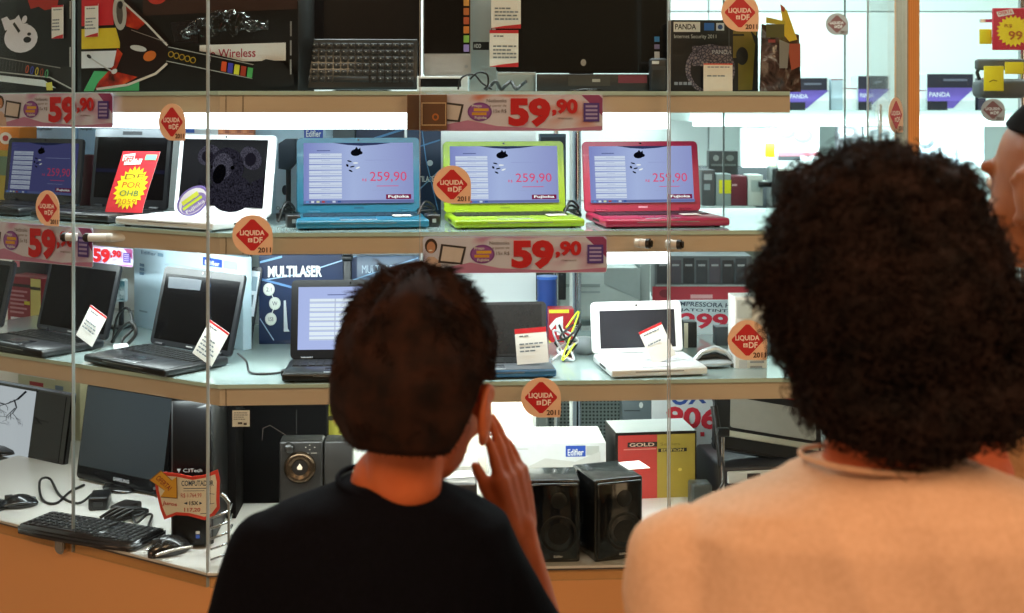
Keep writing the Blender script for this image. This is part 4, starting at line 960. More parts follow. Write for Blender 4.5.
# corded handset
loc = pt('R', 712, .14, Z3); T = thing('cable_dock', 'silver and black cradle with a curved handle before the white carton', 'device', loc, 10)
T.scale = (1.3, 1.3, 1.3)
m = MB(); m.ellipsoid((0, 0, .007), (.038, .022, .007), mat('#c9d0d4', .25, .5)); m.build('cradle', T)
m = MB(); m.tube([(-.036, -.004, .010), (-.02, -.004, .026), (.004, -.002, .032), (.026, 0, .024), (.036, 0, .012)], [.004, .005, .006, .005, .004], mat('#d8dee2', .2, .6)); m.build('handle', T)
m = MB(); m.tube([(-.03, .004, .010), (-.012, .006, .018), (.01, .006, .018), (.03, .006, .010)], .006, mat('#20262c', .3)); m.build('grip', T)
carton('carton', 'white carton standing under the round sticker before the curly hair', 'box', 'R', 735, 767, 297, .12, Z3, .07, '#e8e6e2', lambda f: (f.rect(746, 350, 766, 357, mat('#c83a30')), f.rect(739, 360, 747, 372, mat('#c9ccd0')), f.rect(750, 361, 764, 363, mat('#9a9da0')), f.rect(750, 366, 762, 368, mat('#9a9da0')), f.rect(737, 300, 752, 318, mat('#cfdadb'))))
carton('carton', 'slim black carton with a beige side beside the white netbook', 'box', 'R', 684, 697, 322, .34, Z3, .04, '#1a1a1a', lambda f: f.rect(684, 323, 688, 352, mat('#c9c0a8')))
carton('carton', 'grey carton behind the silver cradle on the lower shelf', 'box', 'R', 716, 733, 327, .36, Z3, .04, '#3d454c')
# ================================================================ COUNTER ROW
# far left monitor with a half picture
branch = ramp_mat('branch_picture', 'voronoi', (('#2b2b30', .0), ('#4a4a50', .03), ('#c9cbd2', .09), ('#e4e6ea', .4)), 28, emit=.75)
def branches(f):
    r_ = random.Random(3); k = em('#2e2e34', .5)
    def go(x, y, a, l, w):
        if l < .035 or not (-.02 < x < .76): return
        x2, y2 = x+l*math.cos(a), y+l*math.sin(a); x2 = max(0.003, min(.757, x2)); y2 = max(.003, min(.997, y2))
        f.line([(x, y), (x2, y2)], w, k)
        for q in range(r_.choice((2, 2, 3))): go(x2, y2, a+r_.uniform(-.9, .9), l*r_.uniform(.62, .85), w*.68)
    go(.35, .003, 1.2, .16, .022); go(.72, .003, 2.0, .15, .02); go(.003, .30, .2, .12, .016); go(.5, .60, 2.2, .09, .008); go(.3, .62, .4, .09, .007); go(.55, .30, 1.6, .1, .01)
    f.poly([(.2, .997), (.24, .88), (.3, .80), (.37, .9), (.40, .997)], em('#e8e8ea', .9))
def halfpic(f):
    f.rect(0, 0, 1, 1, mat('#131316', .12, coat=.3)); f.rect(0, 0, .76, 1, em('#c4c6cc', .8)); branches(f)
def mon(label, sec, x0, x1, ytop, ybot, t, dyaw, lean, **k):
    a = place(sec, x0, t); b = place(sec, x1, t); cx, cy = (a[0]+b[0])/2, (a[1]+b[1])/2
    W = math.hypot(a[0]-b[0], a[1]-b[1])*S; zb = zat(ybot, cy)-ZC; Hm = (zat(ytop, cy+.04)-ZC-zb)/math.cos(R(lean))
    return monitor(label, (cx*S, cy*S, ZC), YAW[sec]+dyaw, W, Hm, zb, lean, **k)
mon('wide black monitor at the far left of the counter showing bare branches', 'L', -66, 63, 381, 466, .33, -1, 9, th=.018, screen=halfpic, topstrip='#aeb9d0', marg=(.03, .05, .04, .13), base_r=.075)
bar = MB(); 
def greyscr(f): f.rect(0, 0, 1, 1, mat('#2f3438', .15, spec=.4))
mon('black monitor with a grey blank screen beside the tower with the offer sign', 'L', 75, 163, 388, 487, .26, 0, 9, screen=greyscr, brand='SAMSUNG', marg=(.025, .03, .02, .14), base_r=.06, topstrip='#b9c6d0')
# computer tower + rack + offer sign
def towf(f): f.rect(0, 0, 1, 1, mat('#0b0b0c', .25, spec=.3)); f.rect(.0, .0, .04, 1, mat('#2a2a2c', .3)); f.text('C3Tech', .30, .47, .78, .495, mat('#a9a9a9', .3), .02); f.poly([(.14, .47), (.24, .47), (.19, .50)], mat('#b9b9b9', .3)); f.rect(.62, .93, .72, .955, mat('#3a62c8', .4)); f.rect(.62, .905, .72, .925, mat('#d9d9d9', .4))
A = place('R', 171, .13); B = place('R', 213, .13)
loc = ((A[0]+B[0])/2*S, (A[1]+B[1])/2*S); Wt = math.hypot(A[0]-B[0], A[1]-B[1])*S; ht = zat(397, (A[1]+B[1])/2)-ZC; yt = math.degrees(math.atan2(B[1]-A[1], B[0]-A[0]))
T = thing('computer_tower', 'tall glossy black computer tower behind the red edged offer sign', 'computer', (loc[0], loc[1], ZC), yt)
m = MB(); m.box((0, .10, ht/2+.004), (Wt, .20, ht-.008), mat('#0b0b0c', .4, spec=.3), .005)
for sx in (-1, 1):
    for yy in (.03, .17): m.cyl((sx*Wt*.35, yy, 0), (sx*Wt*.35, yy, .006), .01, rubber, seg=10)
m.build('casing', T)
m = MB(); m.box((0, -.004, ht/2+.004), (Wt*.96, .010, ht*.97), mat('#0c0c0d', .25, spec=.3), .004); towf(Face(m, -Wt*.47, Wt*.47, .01, ht*.98, -.0092, (0, 0, 1, 1))); m.build('front_panel', T)
# wire file rack of chrome rods right of the tower
loc = pt('R', 221, .04, ZC); T = thing('chrome_rack', 'small chrome wire rack with slanted bars at the right of the tower', 'rack', loc, 3)
for k in range(5):
    z = .012 + .022*k; m = MB(); m.tube([(-.020, -.01, z), (-.002, -.01, z+.006), (.018, -.01, z+.014), (.018, .03, z+.016)], .0026, chrome, 8); m.build('bar', T)
m = MB(); m.cyl((.018, -.01, 0), (.018, -.01, .135), .003, chrome); m.tube([(.018, -.01, .132), (.008, -.01, .146), (.002, -.01, .150)], .0045, chrome); m.build('upright', T)
# offer sign
loc = pt('R', 187, .085, ZC); a = place('R', 187, .085); wS = 65/F*a[1]*S; z0 = zat(521, a[1])
m = MB(); f = Face(m, -wS/2, wS/2, z0-ZC, zat(473, a[1])-ZC, 0, (154, 473, 219, 521))
out = [(154, 476), (163, 472), (176, 473.5), (192, 477), (204, 475), (217, 470), (219, 480), (218.5, 500), (219, 509), (213, 517), (204, 520.5), (188, 516), (176, 515), (164, 519.5), (160, 509), (155.5, 490)]
m.prism([f.p(*p) for p in out], (0, .0015, 0), .002, mat('#d8402f', .45))
ins = [(157+ (x-157)*1.0, y) for x, y in [(157.5, 478), (164, 475.5), (176, 476.5), (192, 480), (204, 478), (214.5, 474.5), (216, 482), (215.5, 500), (216, 507), (211, 513.5), (204, 517), (189, 513), (176, 512), (166, 515.5), (162.5, 507), (158.5, 490)]]
f.poly(ins, mat('#efe2cc', .5)); ink = mat('#33455a', .5); rdi = mat('#c0503f', .5)
f.text('COMPUTADOR', 181, 480.5, 213, 486, ink, .02); f.rect(183, 488, 206, 488.7, ink); f.rect(183, 490.5, 204, 491, ink); f.text('R$ 1.764,99', 180.5, 493, 201, 498, rdi); f.text('15X', 189, 501, 198, 505, mat('#2a2a2a'), .02); f.poly([(183.5, 503), (187, 501.5), (187, 504.5)], ink); f.poly([(202, 503), (199, 501.5), (199, 504.5)], ink)
f.text('117,20', 184, 507.5, 200, 512, rdi, .02); f.text('Juros', 162.5, 501, 177, 506, rdi, .02, rot=8); f.line([(200, 513.5), (207, 513)], .6, ink); f.line([(208, 504), (214, 503)], .5, ink); f.line([(208, 493), (214, 494)], .5, ink)
ar = [(149.5, 479), (161, 469.5), (172, 479.5), (177, 476), (177.5, 498), (160.5, 496.5), (165, 490)]
m2 = MB(); f2 = Face(m2, -wS/2, wS/2, z0-ZC, zat(473, a[1])-ZC, -.0035, (154, 473, 219, 521)); f2.poly(ar, mat('#8a5a1e')); 
c_ = (166, 485); f2.poly([(c_[0]+(x-c_[0])*.93, c_[1]+(y-c_[1])*.93) for x, y in ar], mat('#e8a936', .45)); f2.text('OFERTA!', 155, 479.5, 173, 485, mat('#9c3a22'), .02, rot=43)
T = thing('offer_sign', 'wavy red edged handwritten offer sign with a yellow arrow before the black tower', 'sign', loc, 2)
m.build('card', T); m2.build('arrow', T)
# keyboards and mice
k1 = ((-.817-.006)*S, 2.497*S)
keyboard('black keyboard with a rounded front lip lying on the white counter', (k1[0], k1[1]+.004, ZC), -23, .290*S, .105*S, '#18181a', '#1f1f21', rows=6, cols=19, pal=True)
keyboard('black keyboard cut off by the left picture edge on the counter', (-1.20*S, 2.69*S, ZC), -27, .30*S, .11*S, '#18181a', '#1f1f21', rows=6, cols=19, pal=True)
a = pt('L', 20, .075, ZC); mouse('black and grey mouse between the two keyboards on the counter', a, -70, .085, .05, .030, '#1b1c1f', '#55585c')
a = pt('L', 168, .025, ZC); mouse('silver sided black mouse at the right end of the counter keyboard', (a[0], a[1]+.01, a[2]), -48, .10, .052, .040, '#232120', '#d9cfc4')
m = MB(); m.lathe([(0, 0), (.055, 0), (.058, .006), (.03, .014), (.028, .03), (0, .03)], blkg, 32); a = pt('L', 66, .33, ZC)
m.box((-.07, -.06, .02), (.04, .06, .03), blk, .005) if False else None
a = pt('L', 100, .16, ZC); m = MB(); m.box((0, 0, .016), (.045, .07, .032), blk, .005); m.box((0, -.036, .016), (.02, .004, .01), dgrey)
tag(m.build('power_adapter', None, a, 10), 'black power brick on the counter below the grey screened monitor', 'adapter')
a = pt('L', 126, .15, ZC); m = MB(); m.box((0, 0, .014), (.05, .06, .028), mat('#1a1412', .4), .006)
tag(m.build('power_adapter', None, a, -20), 'dark rounded power brick right of the first brick on the counter', 'adapter')
cord('black power cord coiled under the far left monitor', [pt('L', 92, .17, ZC, .02), pt('L', 78, .14, ZC, .006), pt('L', 60, .16, ZC, .004), pt('L', 50, .20, ZC, .02), pt('L', 40, .16, ZC, .03), pt('L', 42, .12, ZC, .006), pt('L', 56, .12, ZC, .004), pt('L', 70, .19, ZC, .004), pt('L', 84, .24, ZC, .004)], r=.0032)
cord('black cord tangle lying behind the counter keyboard near the tower', [pt('L', 100+((k*19) % 52), .10+.03*(k % 3), ZC, .005+.010*((k*5) % 3)) for k in range(11)], r=.0038)
cord('black cord curling behind the counter keyboard', [pt('L', 130, .14, ZC, .02), pt('L', 136, .11, ZC, .008), pt('L', 146, .13, ZC, .02), pt('L', 152, .15, ZC, .012), pt('L', 148, .10, ZC, .004), pt('L', 160, .07, ZC, .008)], r=.003)
# yellow and white cartons behind left monitors
carton('carton', 'pale yellow and red carton behind the left counter monitors', 'box', 'L', 18, 80, 374, .50, ZC, .05, '#d9d2a8', lambda f: (f.rect(30, 384, 44, 388, mat('#c0393a')), f.rect(18, 374, 56, 379, mat('#eef0ee')), f.rect(56, 384, 64, 470, mat('#8a9aa8'))))
# big black carton at the middle, speaker set with dial
carton('carton', 'big plain black carton filling the counter left of the boy', 'box', 'R', 236, 327, 403, .40, ZC, .12, mat('#080707', .7, spec=.1), lambda f: (f.line([(262, 440), (263, 428), (270, 425), (292, 439)], .5, mat('#7a6a60')), f.rect(296, 410, 297, 440, mat('#2a2622'))), rough=.6)
carton('carton', 'narrow black carton between the tower and the big black carton', 'box', 'R', 226, 236, 404, .30, ZC, .12, mat('#0a0807', .7, spec=.1))
a = place('R', 241, .030); m = MB(); m.box((0, 0, -.020), (.036, .0008, .034), paper); f = Face(m, -.018, .018, -.037, -.003, -.0005, (0, 0, 1, 1)); f.scribble(.1, .12, .9, .6, 4, mat('#8a9096')); f.rect(.35, .68, .6, .8, mat('#3a3a3a')); f.rect(.68, .72, .86, .86, mat('#3a3a3a'))
tag(m.build('shelf_label', None, (a[0]*S, a[1]*S, Z3-.009-.0385*S+.002), 3), 'small white label hanging from the lower shelf edge above the black cartons', 'label')
carton('carton', 'yellow green carton edge between the black carton and the boy\'s ear', 'box', 'R', 328, 346, 400, .44, ZC, .05, '#a8a03a', lambda f: (f.ell(331, 418, 3, 2.5, mat('#2a2418')), f.rect(343, 400, 346, 445, mat('#2a2418'))))
loc, yaw, w, h = spot('R', 279, 323, 441, .20, ZC)
T = thing('speaker_unit', 'dark speaker unit with a large round bronze dial beside the boy\'s shoulder', 'speaker', loc, yaw)
m = MB(); m.box((0, .03, h/2), (w, .06, h), mat('#1c1a18', .4), .006, 3)
f = Face(m, -w/2, w/2, 0, h, -.0003, (279, 441, 323, 568)); 
for i, (x, y) in enumerate(((305, 449), (309, 446), (309, 452), (314, 449))): f.rect(x, y, x+1.4, y+1.4, mat('#9a948a'))
f.rect(303, 457, 309, 458, mat('#8a847a')); f.rect(311, 457, 317, 458, mat('#8a847a')); m.build('cabinet', T)
def fx(x): return (x-279)/(323-279)*w-w/2
def fz(y): return h*(568-y)/(568-441)
m = MB(); m.lathe([(0, .004), (.019, .004), (.024, .010), (.030, .010), (.036, .004), (.036, 0)], mat('#4a3b2c', .25, .8), 40, c=(fx(300), 0, fz(477)), ax='y'); m.lathe([(0, .0046), (.0175, .0046)], mat('#1d1916', .3), 30, c=(fx(300), 0, fz(477)), ax='y')
f = Face(m, fx(296), fx(304), fz(480), fz(471), -.0052, (0, 0, 1, 1)); f.poly([(.5, 0), (.85, .6), (.75, .95), (.25, .95), (.15, .6)], mat('#d9c6b0')); m.build('dial', T)
m = MB(); m.lathe([(0, .012), (.010, .012), (.0125, 0)], mat('#1a1816', .3), 28, c=(fx(289), 0, fz(450)), ax='y'); m.build('knob', T)
carton('speaker_box', 'second dark speaker cabinet right beside the dialled unit', 'speaker', 'R', 324, 352, 441, .20, ZC, .06, '#201e1c', bev=.005)
# centre right
wsp = mat('#ecebe6', .4)
carton('carton', 'long white carton with a small blue logo behind the black speakers', 'box', 'R', 488, 606, 443, .36, ZC, .16, '#e6e8e6', lambda f: (edifier(f, 565.5, 446, 585.5, 457), f.rect(586, 446.5, 599, 456, mat('#c3c5bd')), f.poly([(520, 470), (545, 458), (575, 462), (600, 452), (600, 470)], mat('#d3d3cd')), f.rect(500, 448, 528, 449, mat('#c9c9c3')))) 
carton('carton', 'tall cream carton lit brightly beside the boy\'s cheek', 'box', 'R', 462, 533, 402, .54, ZC, .05, '#f2ecdc')
carton('carton', 'white carton behind the flat black device near the boy\'s chin', 'box', 'R', 446, 478, 458, .32, ZC, .04, '#ebe9e4')
def goldb(f):
    f.rect(615, 432, 697, 505, mat('#15130f', .3)); f.rect(617.5, 434.5, 657, 505, mat('#b83a34', .4)); f.rect(657, 434.5, 695.5, 505, mat('#a8923c', .4))
    f.rect(627, 441.5, 657, 446.5, mat('#1c1410')); f.text('GOLD', 629, 442.3, 654, 445.8, mat('#d9b8a0'), .02); f.rect(623, 448, 656, 449, mat('#d98a7c')); f.rect(658, 448.5, 687, 452, mat('#1c1810')); f.text('EDITION', 661, 449, 684, 451.5, mat('#c9b060'), .02); f.text('Series', 660, 442.5, 680, 445.5, mat('#7a6820')); f.ell(680, 470, 2, 1.6, mat('#e0c860'))
T_ = carton('carton', 'black carton with a red and gold front and a white top beside the speakers', 'box', 'R', 615, 697, 432, .39, ZC, .13, '#1a1815', goldb, dyaw=4, top=mat('#e4ecea', .35))
def spk(label, x0, x1, ytop, t, dyaw, D, txt=True, grp='pair of tall black speakers at the counter edge'):
    loc, yaw, w, h = spot('R', x0, x1, ytop, t, ZC, dyaw)
    T = thing('desk_speaker', label, 'speaker', loc, yaw, grp)
    m = MB(); m.box((0, D/2, h/2), (w, D, h), mat('#171717', .25, coat=.5), .005, 3); m.build('cabinet', T)
    m = MB(); m.box((0, -.003, h*.5), (w*.92, .008, h*.93), mat('#0e0e0f', .12, coat=.5), .004, 2); gr = m.build('grille', T)
    m = MB(); m.lathe([(0, 0), (w*.10, .002), (w*.28, -.002), (w*.34, .002), (w*.36, 0)], mat('#111111', .4), 36, c=(w*.08, -.0074, h*.36), ax='y'); m.lathe([(0, .002), (w*.12, .002), (w*.16, 0)], mat('#111111', .4), 30, c=(w*.08, -.0074, h*.76), ax='y'); m.build('cone', gr)
    m = MB(); f = Face(m, -w/2, w/2, 0, h, -.0075, (0, 0, 1, 1)); f.text('Edifier', .48, .895, .66, .925, mat('#c9c9c9', .3), .02); m.build('lettering', gr)
    return w, h
spk('tall glossy black speaker right of the boy\'s raised hand', 529, 580, 480, .012, 0, .10)
spk('tall glossy black speaker with a white slip on top beside the pale shirt', 593, 645, 478, .020, 16, .13)
a = place('R', 634, .10); m = MB(); m.box((0, 0, .0008), (.05, .06, .0012), paper); m.add([(-.02, -.01, .0016), (.02, -.01, .0016), (.02, -.006, .0016), (-.02, -.006, .0016)], [[0, 1, 2, 3]], mat('#aaaaaa'))
hs = zat(478, place('R', 622, .020)[1])
tag(m.build('paper_slip', None, (a[0]*S, a[1]*S, hs), 18), 'white paper slip lying on top of the right black speaker', 'paper')
loc, yaw, w, h = spot('R', 418, 477, 484, .10, ZC)
T = thing('subwoofer', 'dark boxy speaker with a white slip on top behind the boy\'s neck', 'speaker', loc, yaw)
m = MB(); m.box((0, .07, h/2), (w, .14, h), mat('#2e2927', .3, coat=.3), .006, 3); m.build('cabinet', T)
m = MB(); m.lathe([(.030, 0), (.034, .004), (.038, 0)], silver, 36, c=(-.005, 0, h*.62), ax='y'); m.lathe([(0, .001), (.030, .001)], mat('#181616', .3), 30, c=(-.005, 0, h*.62), ax='y'); m.build('cone', T)
m = MB(); m.box((0, 0, .0008), (.07, .05, .0012), paper); m.add([(-.02, -.01, .0016), (.02, -.01, .0016), (.02, -.006, .0016), (-.02, -.006, .0016)], [[0, 1, 2, 3]], mat('#aaaaaa'))
tag(m.build('paper_slip', None, (loc[0]+.018, loc[1]+.07, ZC+h), 12), 'white paper slip on the dark speaker behind the boy\'s neck', 'paper')
for i in range(2): cord('white and dark wires hanging down left of the raised hand, ' + ('outer strand', 'inner strand')[i], [pt('R', 484+4*i, .06+.02*i, ZC, .12-.0), pt('R', 482+3*i, .06+.02*i, ZC, .08), pt('R', 485+3*i, .06+.02*i, ZC, .04), pt('R', 483+2*i, .06+.02*i, ZC, .004)], r=.0024, col=('#d9d4cc', '#2a2422')[i])

# open lidded black machine at the right
loc = pt('R', 775, .34, ZC); T = thing('cash_register', 'black machine with a raised grey lid behind the pale shirt', 'machine', loc, 8)
w = .24*S; zb_ = zat(464, place('R', 775, .34)[1])-ZC
m = MB(); m.box((0, .10, zb_*.5), (w, .22, zb_), mat('#26262a', .35), .008); m.box((0, -.015, zb_*.75), (w*.9, .01, zb_*.3), mat('#c9cbc6', .4), .003); m.box((-w*.22, -.022, zb_*.78), (w*.12, .006, zb_*.14), blk, .002); m.box((w*.1, -.022, zb_*.7), (w*.1, .006, zb_*.18), blk, .002); m.build('body', T)
zt_ = zat(406, place('R', 775, .34)[1])-ZC
m = MB(); m.M = Matrix.Translation((0, .06, zb_)) @ Matrix.Rotation(R(11), 4, 'Y') @ Matrix.Rotation(R(-28), 4, 'X'); hl = (zt_-zb_)/math.cos(R(24))
m.rplate((0, 0, hl*.5), w*1.02, hl, .022, .012, mat('#1f2022', .35), bev=.004); m.rplate((.012, -.012, hl*.62), w*.82, hl*.5, .003, .006, mat('#c3c4bc', .5)); m.box((.012, -.014, hl*.26), (w*.86, .006, hl*.10), mat('#d9d8c4', .35), .002); m.build('lid', T)
m = MB(); m.tube([(-w*.47, .0, zb_*.3), (-w*.47, .02, zb_+.02), (-w*.50, .05, zt_*.97)], .009, blk, 10); m.build('hinge_arm', T)
cord('chrome and black cables hanging before the raised lid machine', [pt('R', 722, .26, ZC, .14), pt('R', 724, .25, ZC, .09), pt('R', 716, .24, ZC, .05), pt('R', 726, .23, ZC, .02), pt('R', 734, .22, ZC, .004)], r=.003, col='#2a2c2e')
loc, yaw, w, h = spot('R', 718, 728, 432, .28, ZC)
m = MB(); m.cyl((0, 0, 0), (0, 0, h), .004, chrome); m.cyl((0, 0, 0), (0, 0, .004), .018, chrome); m.box((0, 0, h), (.03, .02, .02), blk, .004)
tag(m.build('small_stand', None, loc, 0), 'thin chrome stand with a black head left of the raised lid machine', 'stand')
m = MB(); m.box((0, .03, .03), (.05, .05, .06), mat('#3a3f3c', .4), .006); m.box((.03, .03, .015), (.03, .05, .03), mat('#6a4a3a', .4), .004)
tag(m.build('small_device', None, pt('R', 703, .30, ZC), 6), 'small dark device between the gold carton and the chrome stand', 'device')

# posters standing behind
def poster906(f):
    f.rect(652, 397, 741, 470, mat('#dfe8ec', .5)); f.text('OX', 671, 388, 706, 404, mat('#2f4f9c'), .03, rot=-3); f.text('V20', 710, 395, 727, 403, mat('#3a4a5c'), rot=-3)
    f.text('906', 666, 406, 718, 427, mat('#cf2f3f'), .035, rot=3); f.text(',', 719, 420, 723, 430, mat('#cf2f3f'), .03); f.text('SÓ', 711, 433, 722, 442, mat('#2a3a48'), rot=4); f.rect(700, 430, 704, 434, mat('#cf2f3f'))
carton('price_poster', 'white poster with the red number 906 behind the gold carton', 'poster', 'R', 652, 741, 396, .56, ZC, .008, '#dfe8ec', poster906, ybot=470)
def poster299(f):
    f.rect(674, 301, 741, 352, mat('#cfdfe6', .5)); f.text('IMPRESSORA HP', 678, 303.5, 735, 310.5, mat('#33485c'), .02, rot=4); f.text('JATO TINTA', 680, 313.5, 734, 319, mat('#33485c'), .02, rot=3); f.text('299', 680, 320, 728, 344, mat('#cf2f48'), .035, rot=3)
carton('price_poster', 'white poster with red numerals above the silver cradle on the lower shelf', 'poster', 'R', 673, 741, 300, .50, Z3, .006, '#cfdfe6', poster299, ybot=352)

# ================================================================ SHOP BEHIND (layout depth in 'F')
def fbox(label, x0, x1, ytop, ybot, d, dep, col, paint=None, name='carton', cat='box', grp=None, rough=.45, bev=.002):
    a = place('F', x0, d); b = place('F', x1, d); zb = zat(ybot, d); h = zat(ytop, d)-zb; w = (b[0]-a[0])*S
    m = MB(); m.box((0, dep/2, h/2), (w, dep, h), mat(col, rough) if isinstance(col, str) else col, bev)
    if paint: paint(Face(m, -w/2, w/2, 0, h, -.0005, (x0, ytop, x1, ybot), .0006))
    return tag(m.build(name, None, ((a[0]+b[0])/2*S, d*S, zb)), label, cat, grp)
# chrome pole, perforated rack
perf = ramp_mat('perforated_steel', 'dots', (('#3f494a', .28), ('#a3b2b0', .34)), 90, .4)
a = place('F', 576, 3.05)
T = thing('support_pole', 'shiny chrome pole rising behind the shelves between the two laptops', 'pole', (a[0]*S, a[1]*S, 0))
m = MB(); m.cyl((0, 0, .01), (0, 0, 3.05), .0125*S, mat('#aeb4c0', .12, 1.), seg=24); m.build('tube', T); m = MB(); m.cyl((0, 0, 0), (0, 0, .012), .05, chrome); m.build('base_plate', T)
m = MB(); a = place('F', 571, 3.02); m.box((0, 0, 1.52), (.008, .008, 3.04), mat('#dfe6e4', .4)); o = m.build('trim_4', None, (a[0]*S, a[1]*S, 0)); o['kind'] = 'structure'
a = place('F', 536, 3.25); b = place('F', 652, 3.25); w = (b[0]-a[0])*S; ztp = zat(262, 3.25)
T = thing('steel_gondola', 'grey steel shop rack with a perforated back behind the display', 'rack', ((a[0]+b[0])/2*S, 3.25*S, 0))
m = MB(); m.box((0, .20, ztp/2), (w, .02, ztp), perf); m.build('perforated_panel', T)
m = MB(); m.box((-w/2+.02, .1, ztp/2), (.03, .18, ztp), mat('#8f9c9b', .4), .002); m.box((w/2-.02, .1, ztp/2), (.03, .18, ztp), mat('#8f9c9b', .4), .002); m.build('side_frame', T)
for zz in (.12, zat(425, 3.25)-.12, zat(330, 3.25)): m = MB(); m.box((0, .1, zz), (w-.08, .17, .02), mat('#b3bfbd', .4), .002); m.build('shelf_board', T)
fbox('pale grey covered machine on the steel rack behind the lower shelf', 560, 640, 268, 320, 3.22, .14, '#a9b6b4', lambda f: (f.rect(562, 284, 600, 287, mat('#7f8c8c')), f.poly([(604, 268), (640, 268), (640, 300), (604, 284)], mat('#8d9a99')), f.rect(575, 291, 600, 293, mat('#8d9a99'))), name='covered_machine', cat='machine', bev=.012)
fbox('black device on the steel rack left of the chrome pole', 536, 566, 262, 300, 3.10, .08, '#15181b', name='black_device', cat='device')
# a counter further in, holding many things
def fcounter(name, label, x0, x1, ytop, d, dep, th=.03, side='#8f9a98', top='#dfe8e6'):
    a = place('F', x0, d); b = place('F', x1, d); z = zat(ytop, d); w = (b[0]-a[0])*S
    T = thing(name, label, 'counter', ((a[0]+b[0])/2*S, d*S, 0))
    m = MB(); m.box((0, dep/2, z-th/2), (w, dep, th), mat(top, .3), .003); m.build('top_board', T)
    m = MB(); m.box((0, dep/2+.02, (z-th)/2), (w-.06, dep-.06, z-th), mat(side, .5)); m.build('body', T); return z
# depth 3.7 low cabinet: dark shelf of packages with a red strip
rk = 3.45
def darkshelf(f):
    f.rect(655, 256, 748, 284, mat('#5d676c', .4))
    for i in range(7): f.rect(657+13*i, 258+(i % 2)*2, 668+13*i, 283, mat(('#3a4046', '#4c4b55', '#2f3338')[i % 3])); f.rect(659+13*i, 264, 666+13*i, 266, mat('#9aa3a8'))
    f.rect(652, 286, 748, 300, mat('#b03a48', .4)); f.ell(664, 293, 5, 4, mat('#7f2a38')); f.rect(690, 294, 712, 298, mat('#d9a8ac')); f.rect(655, 284, 748, 286, mat('#9aa6a6'))
fbox('dark packed rack with a red strip along its front behind the lower shelf', 655, 752, 256, 302, rk, .12, '#555e63', darkshelf, name='packed_rack', cat='rack')
fbox('red box on the floor cabinet at the right behind the raised lid machine', 772, 806, 396, 440, 3.12, .09, '#c03a3c', name='carton')
fbox('dark stack of devices left of the red box behind the raised lid machine', 740, 771, 396, 440, 3.12, .09, '#33393c', lambda f: (f.rect(742, 399, 758, 402, mat('#8f9a9a')), f.rect(760, 404, 770, 420, mat('#6a5a3a'))), name='stacked_devices', cat='device')
fbox('grey machine with a round mark behind the gold carton', 622, 652, 398, 440, 3.12, .09, '#5d6a70', lambda f: (f.ell(641, 405, 2, 3, mat('#cfd6d6')), f.rect(624, 410, 640, 411, mat('#2a3236'))), name='grey_machine', cat='machine')
fcounter('shop_counter', 'low grey cabinet carrying machines behind the display counter', 615, 860, 440, 3.11, .14, side='#6f7a7a')
zc1 = fcounter('shop_counter', 'pale shop counter behind the pink netbook carrying printers and cartons', 655, 1010, 232, 4.0, .45)
fcounter('shop_counter', 'grey cabinet body under the steel packed rack', 652, 760, 302, rk-.02, .22, side='#7f8a8a')
D4 = 4.05
def ybase(d): return HY + (H-zc1)/(d*S)*F
yb = ybase(D4)
ST = 'flat pale cases stacked on the pale counter'
for i in range(4):
    h0 = .018*S; z_ = zc1+i*h0; a = place('F', 700+2*i, D4+.05); b = place('F', 765-3*i, D4+.05)
    m = MB(); m.box((0, .09, h0/2), ((b[0]-a[0])*S, .18, h0-.001), mat(('#c9d8d6', '#55605f', '#e3efee', '#a9b9b8')[i], .4), .002); f = Face(m, -.1, .1, 0, h0, -.0005, (0, 0, 1, 1)); f.rect(.1, .3, .7, .6, mat('#7f9494'))
    tag(m.build('flat_case', None, ((a[0]+b[0])/2*S, (D4+.05)*S, z_)), 'pale flat case in the stack right of the pink netbook, ' + ('bottom one', 'second from below', 'third from below', 'topmost')[i], 'case', ST)
zs4 = zc1+.072*S; ys4 = HY+(H-zs4)/((D4+.08)*S)*F
def f4(label, x0, x1, ytop, col, paint=None, **k): return fbox(label, x0, x1, ytop, ys4, D4+.08, .1, col, paint, **k)
f4('maroon carton with a yellow note standing on the stacked flat cases', 731, 747, 176, '#6a2434', lambda f: f.rect(732, 184, 737, 186, mat('#c9a8ac')))
f4('pale carton with a yellow sticky note left of the maroon carton', 716, 731, 174, '#8fa0a0', lambda f: (f.rect(719, 180, 731, 193.5, mat('#e4e32a', .4)),))
f4('dark printed box at the right edge of the pink netbook', 702, 715, 170, '#4f5458', lambda f: (f.rect(704, 174, 712, 180, mat('#a8b4b8')), f.rect(704, 184, 710, 190, mat('#8fa0a6'))))
fbox('grey black printed box on the inner shelf above the maroon carton', 709, 738, 151, ys4, D4+.20, .06, '#3a4144', lambda f: (f.ell(716, 158, 3, 3, mat('#8f9a9a')), f.ell(730, 158, 4, 3, mat('#7a8686')), f.rect(711, 164, 736, 166, mat('#6a7676'))))
f4('white paneled device between the maroon carton and the black printer', 748, 763, 175, '#d9e3e0', lambda f: f.rect(751, 180, 761, 192, mat('#b3c4c2')), name='white_device', cat='device')
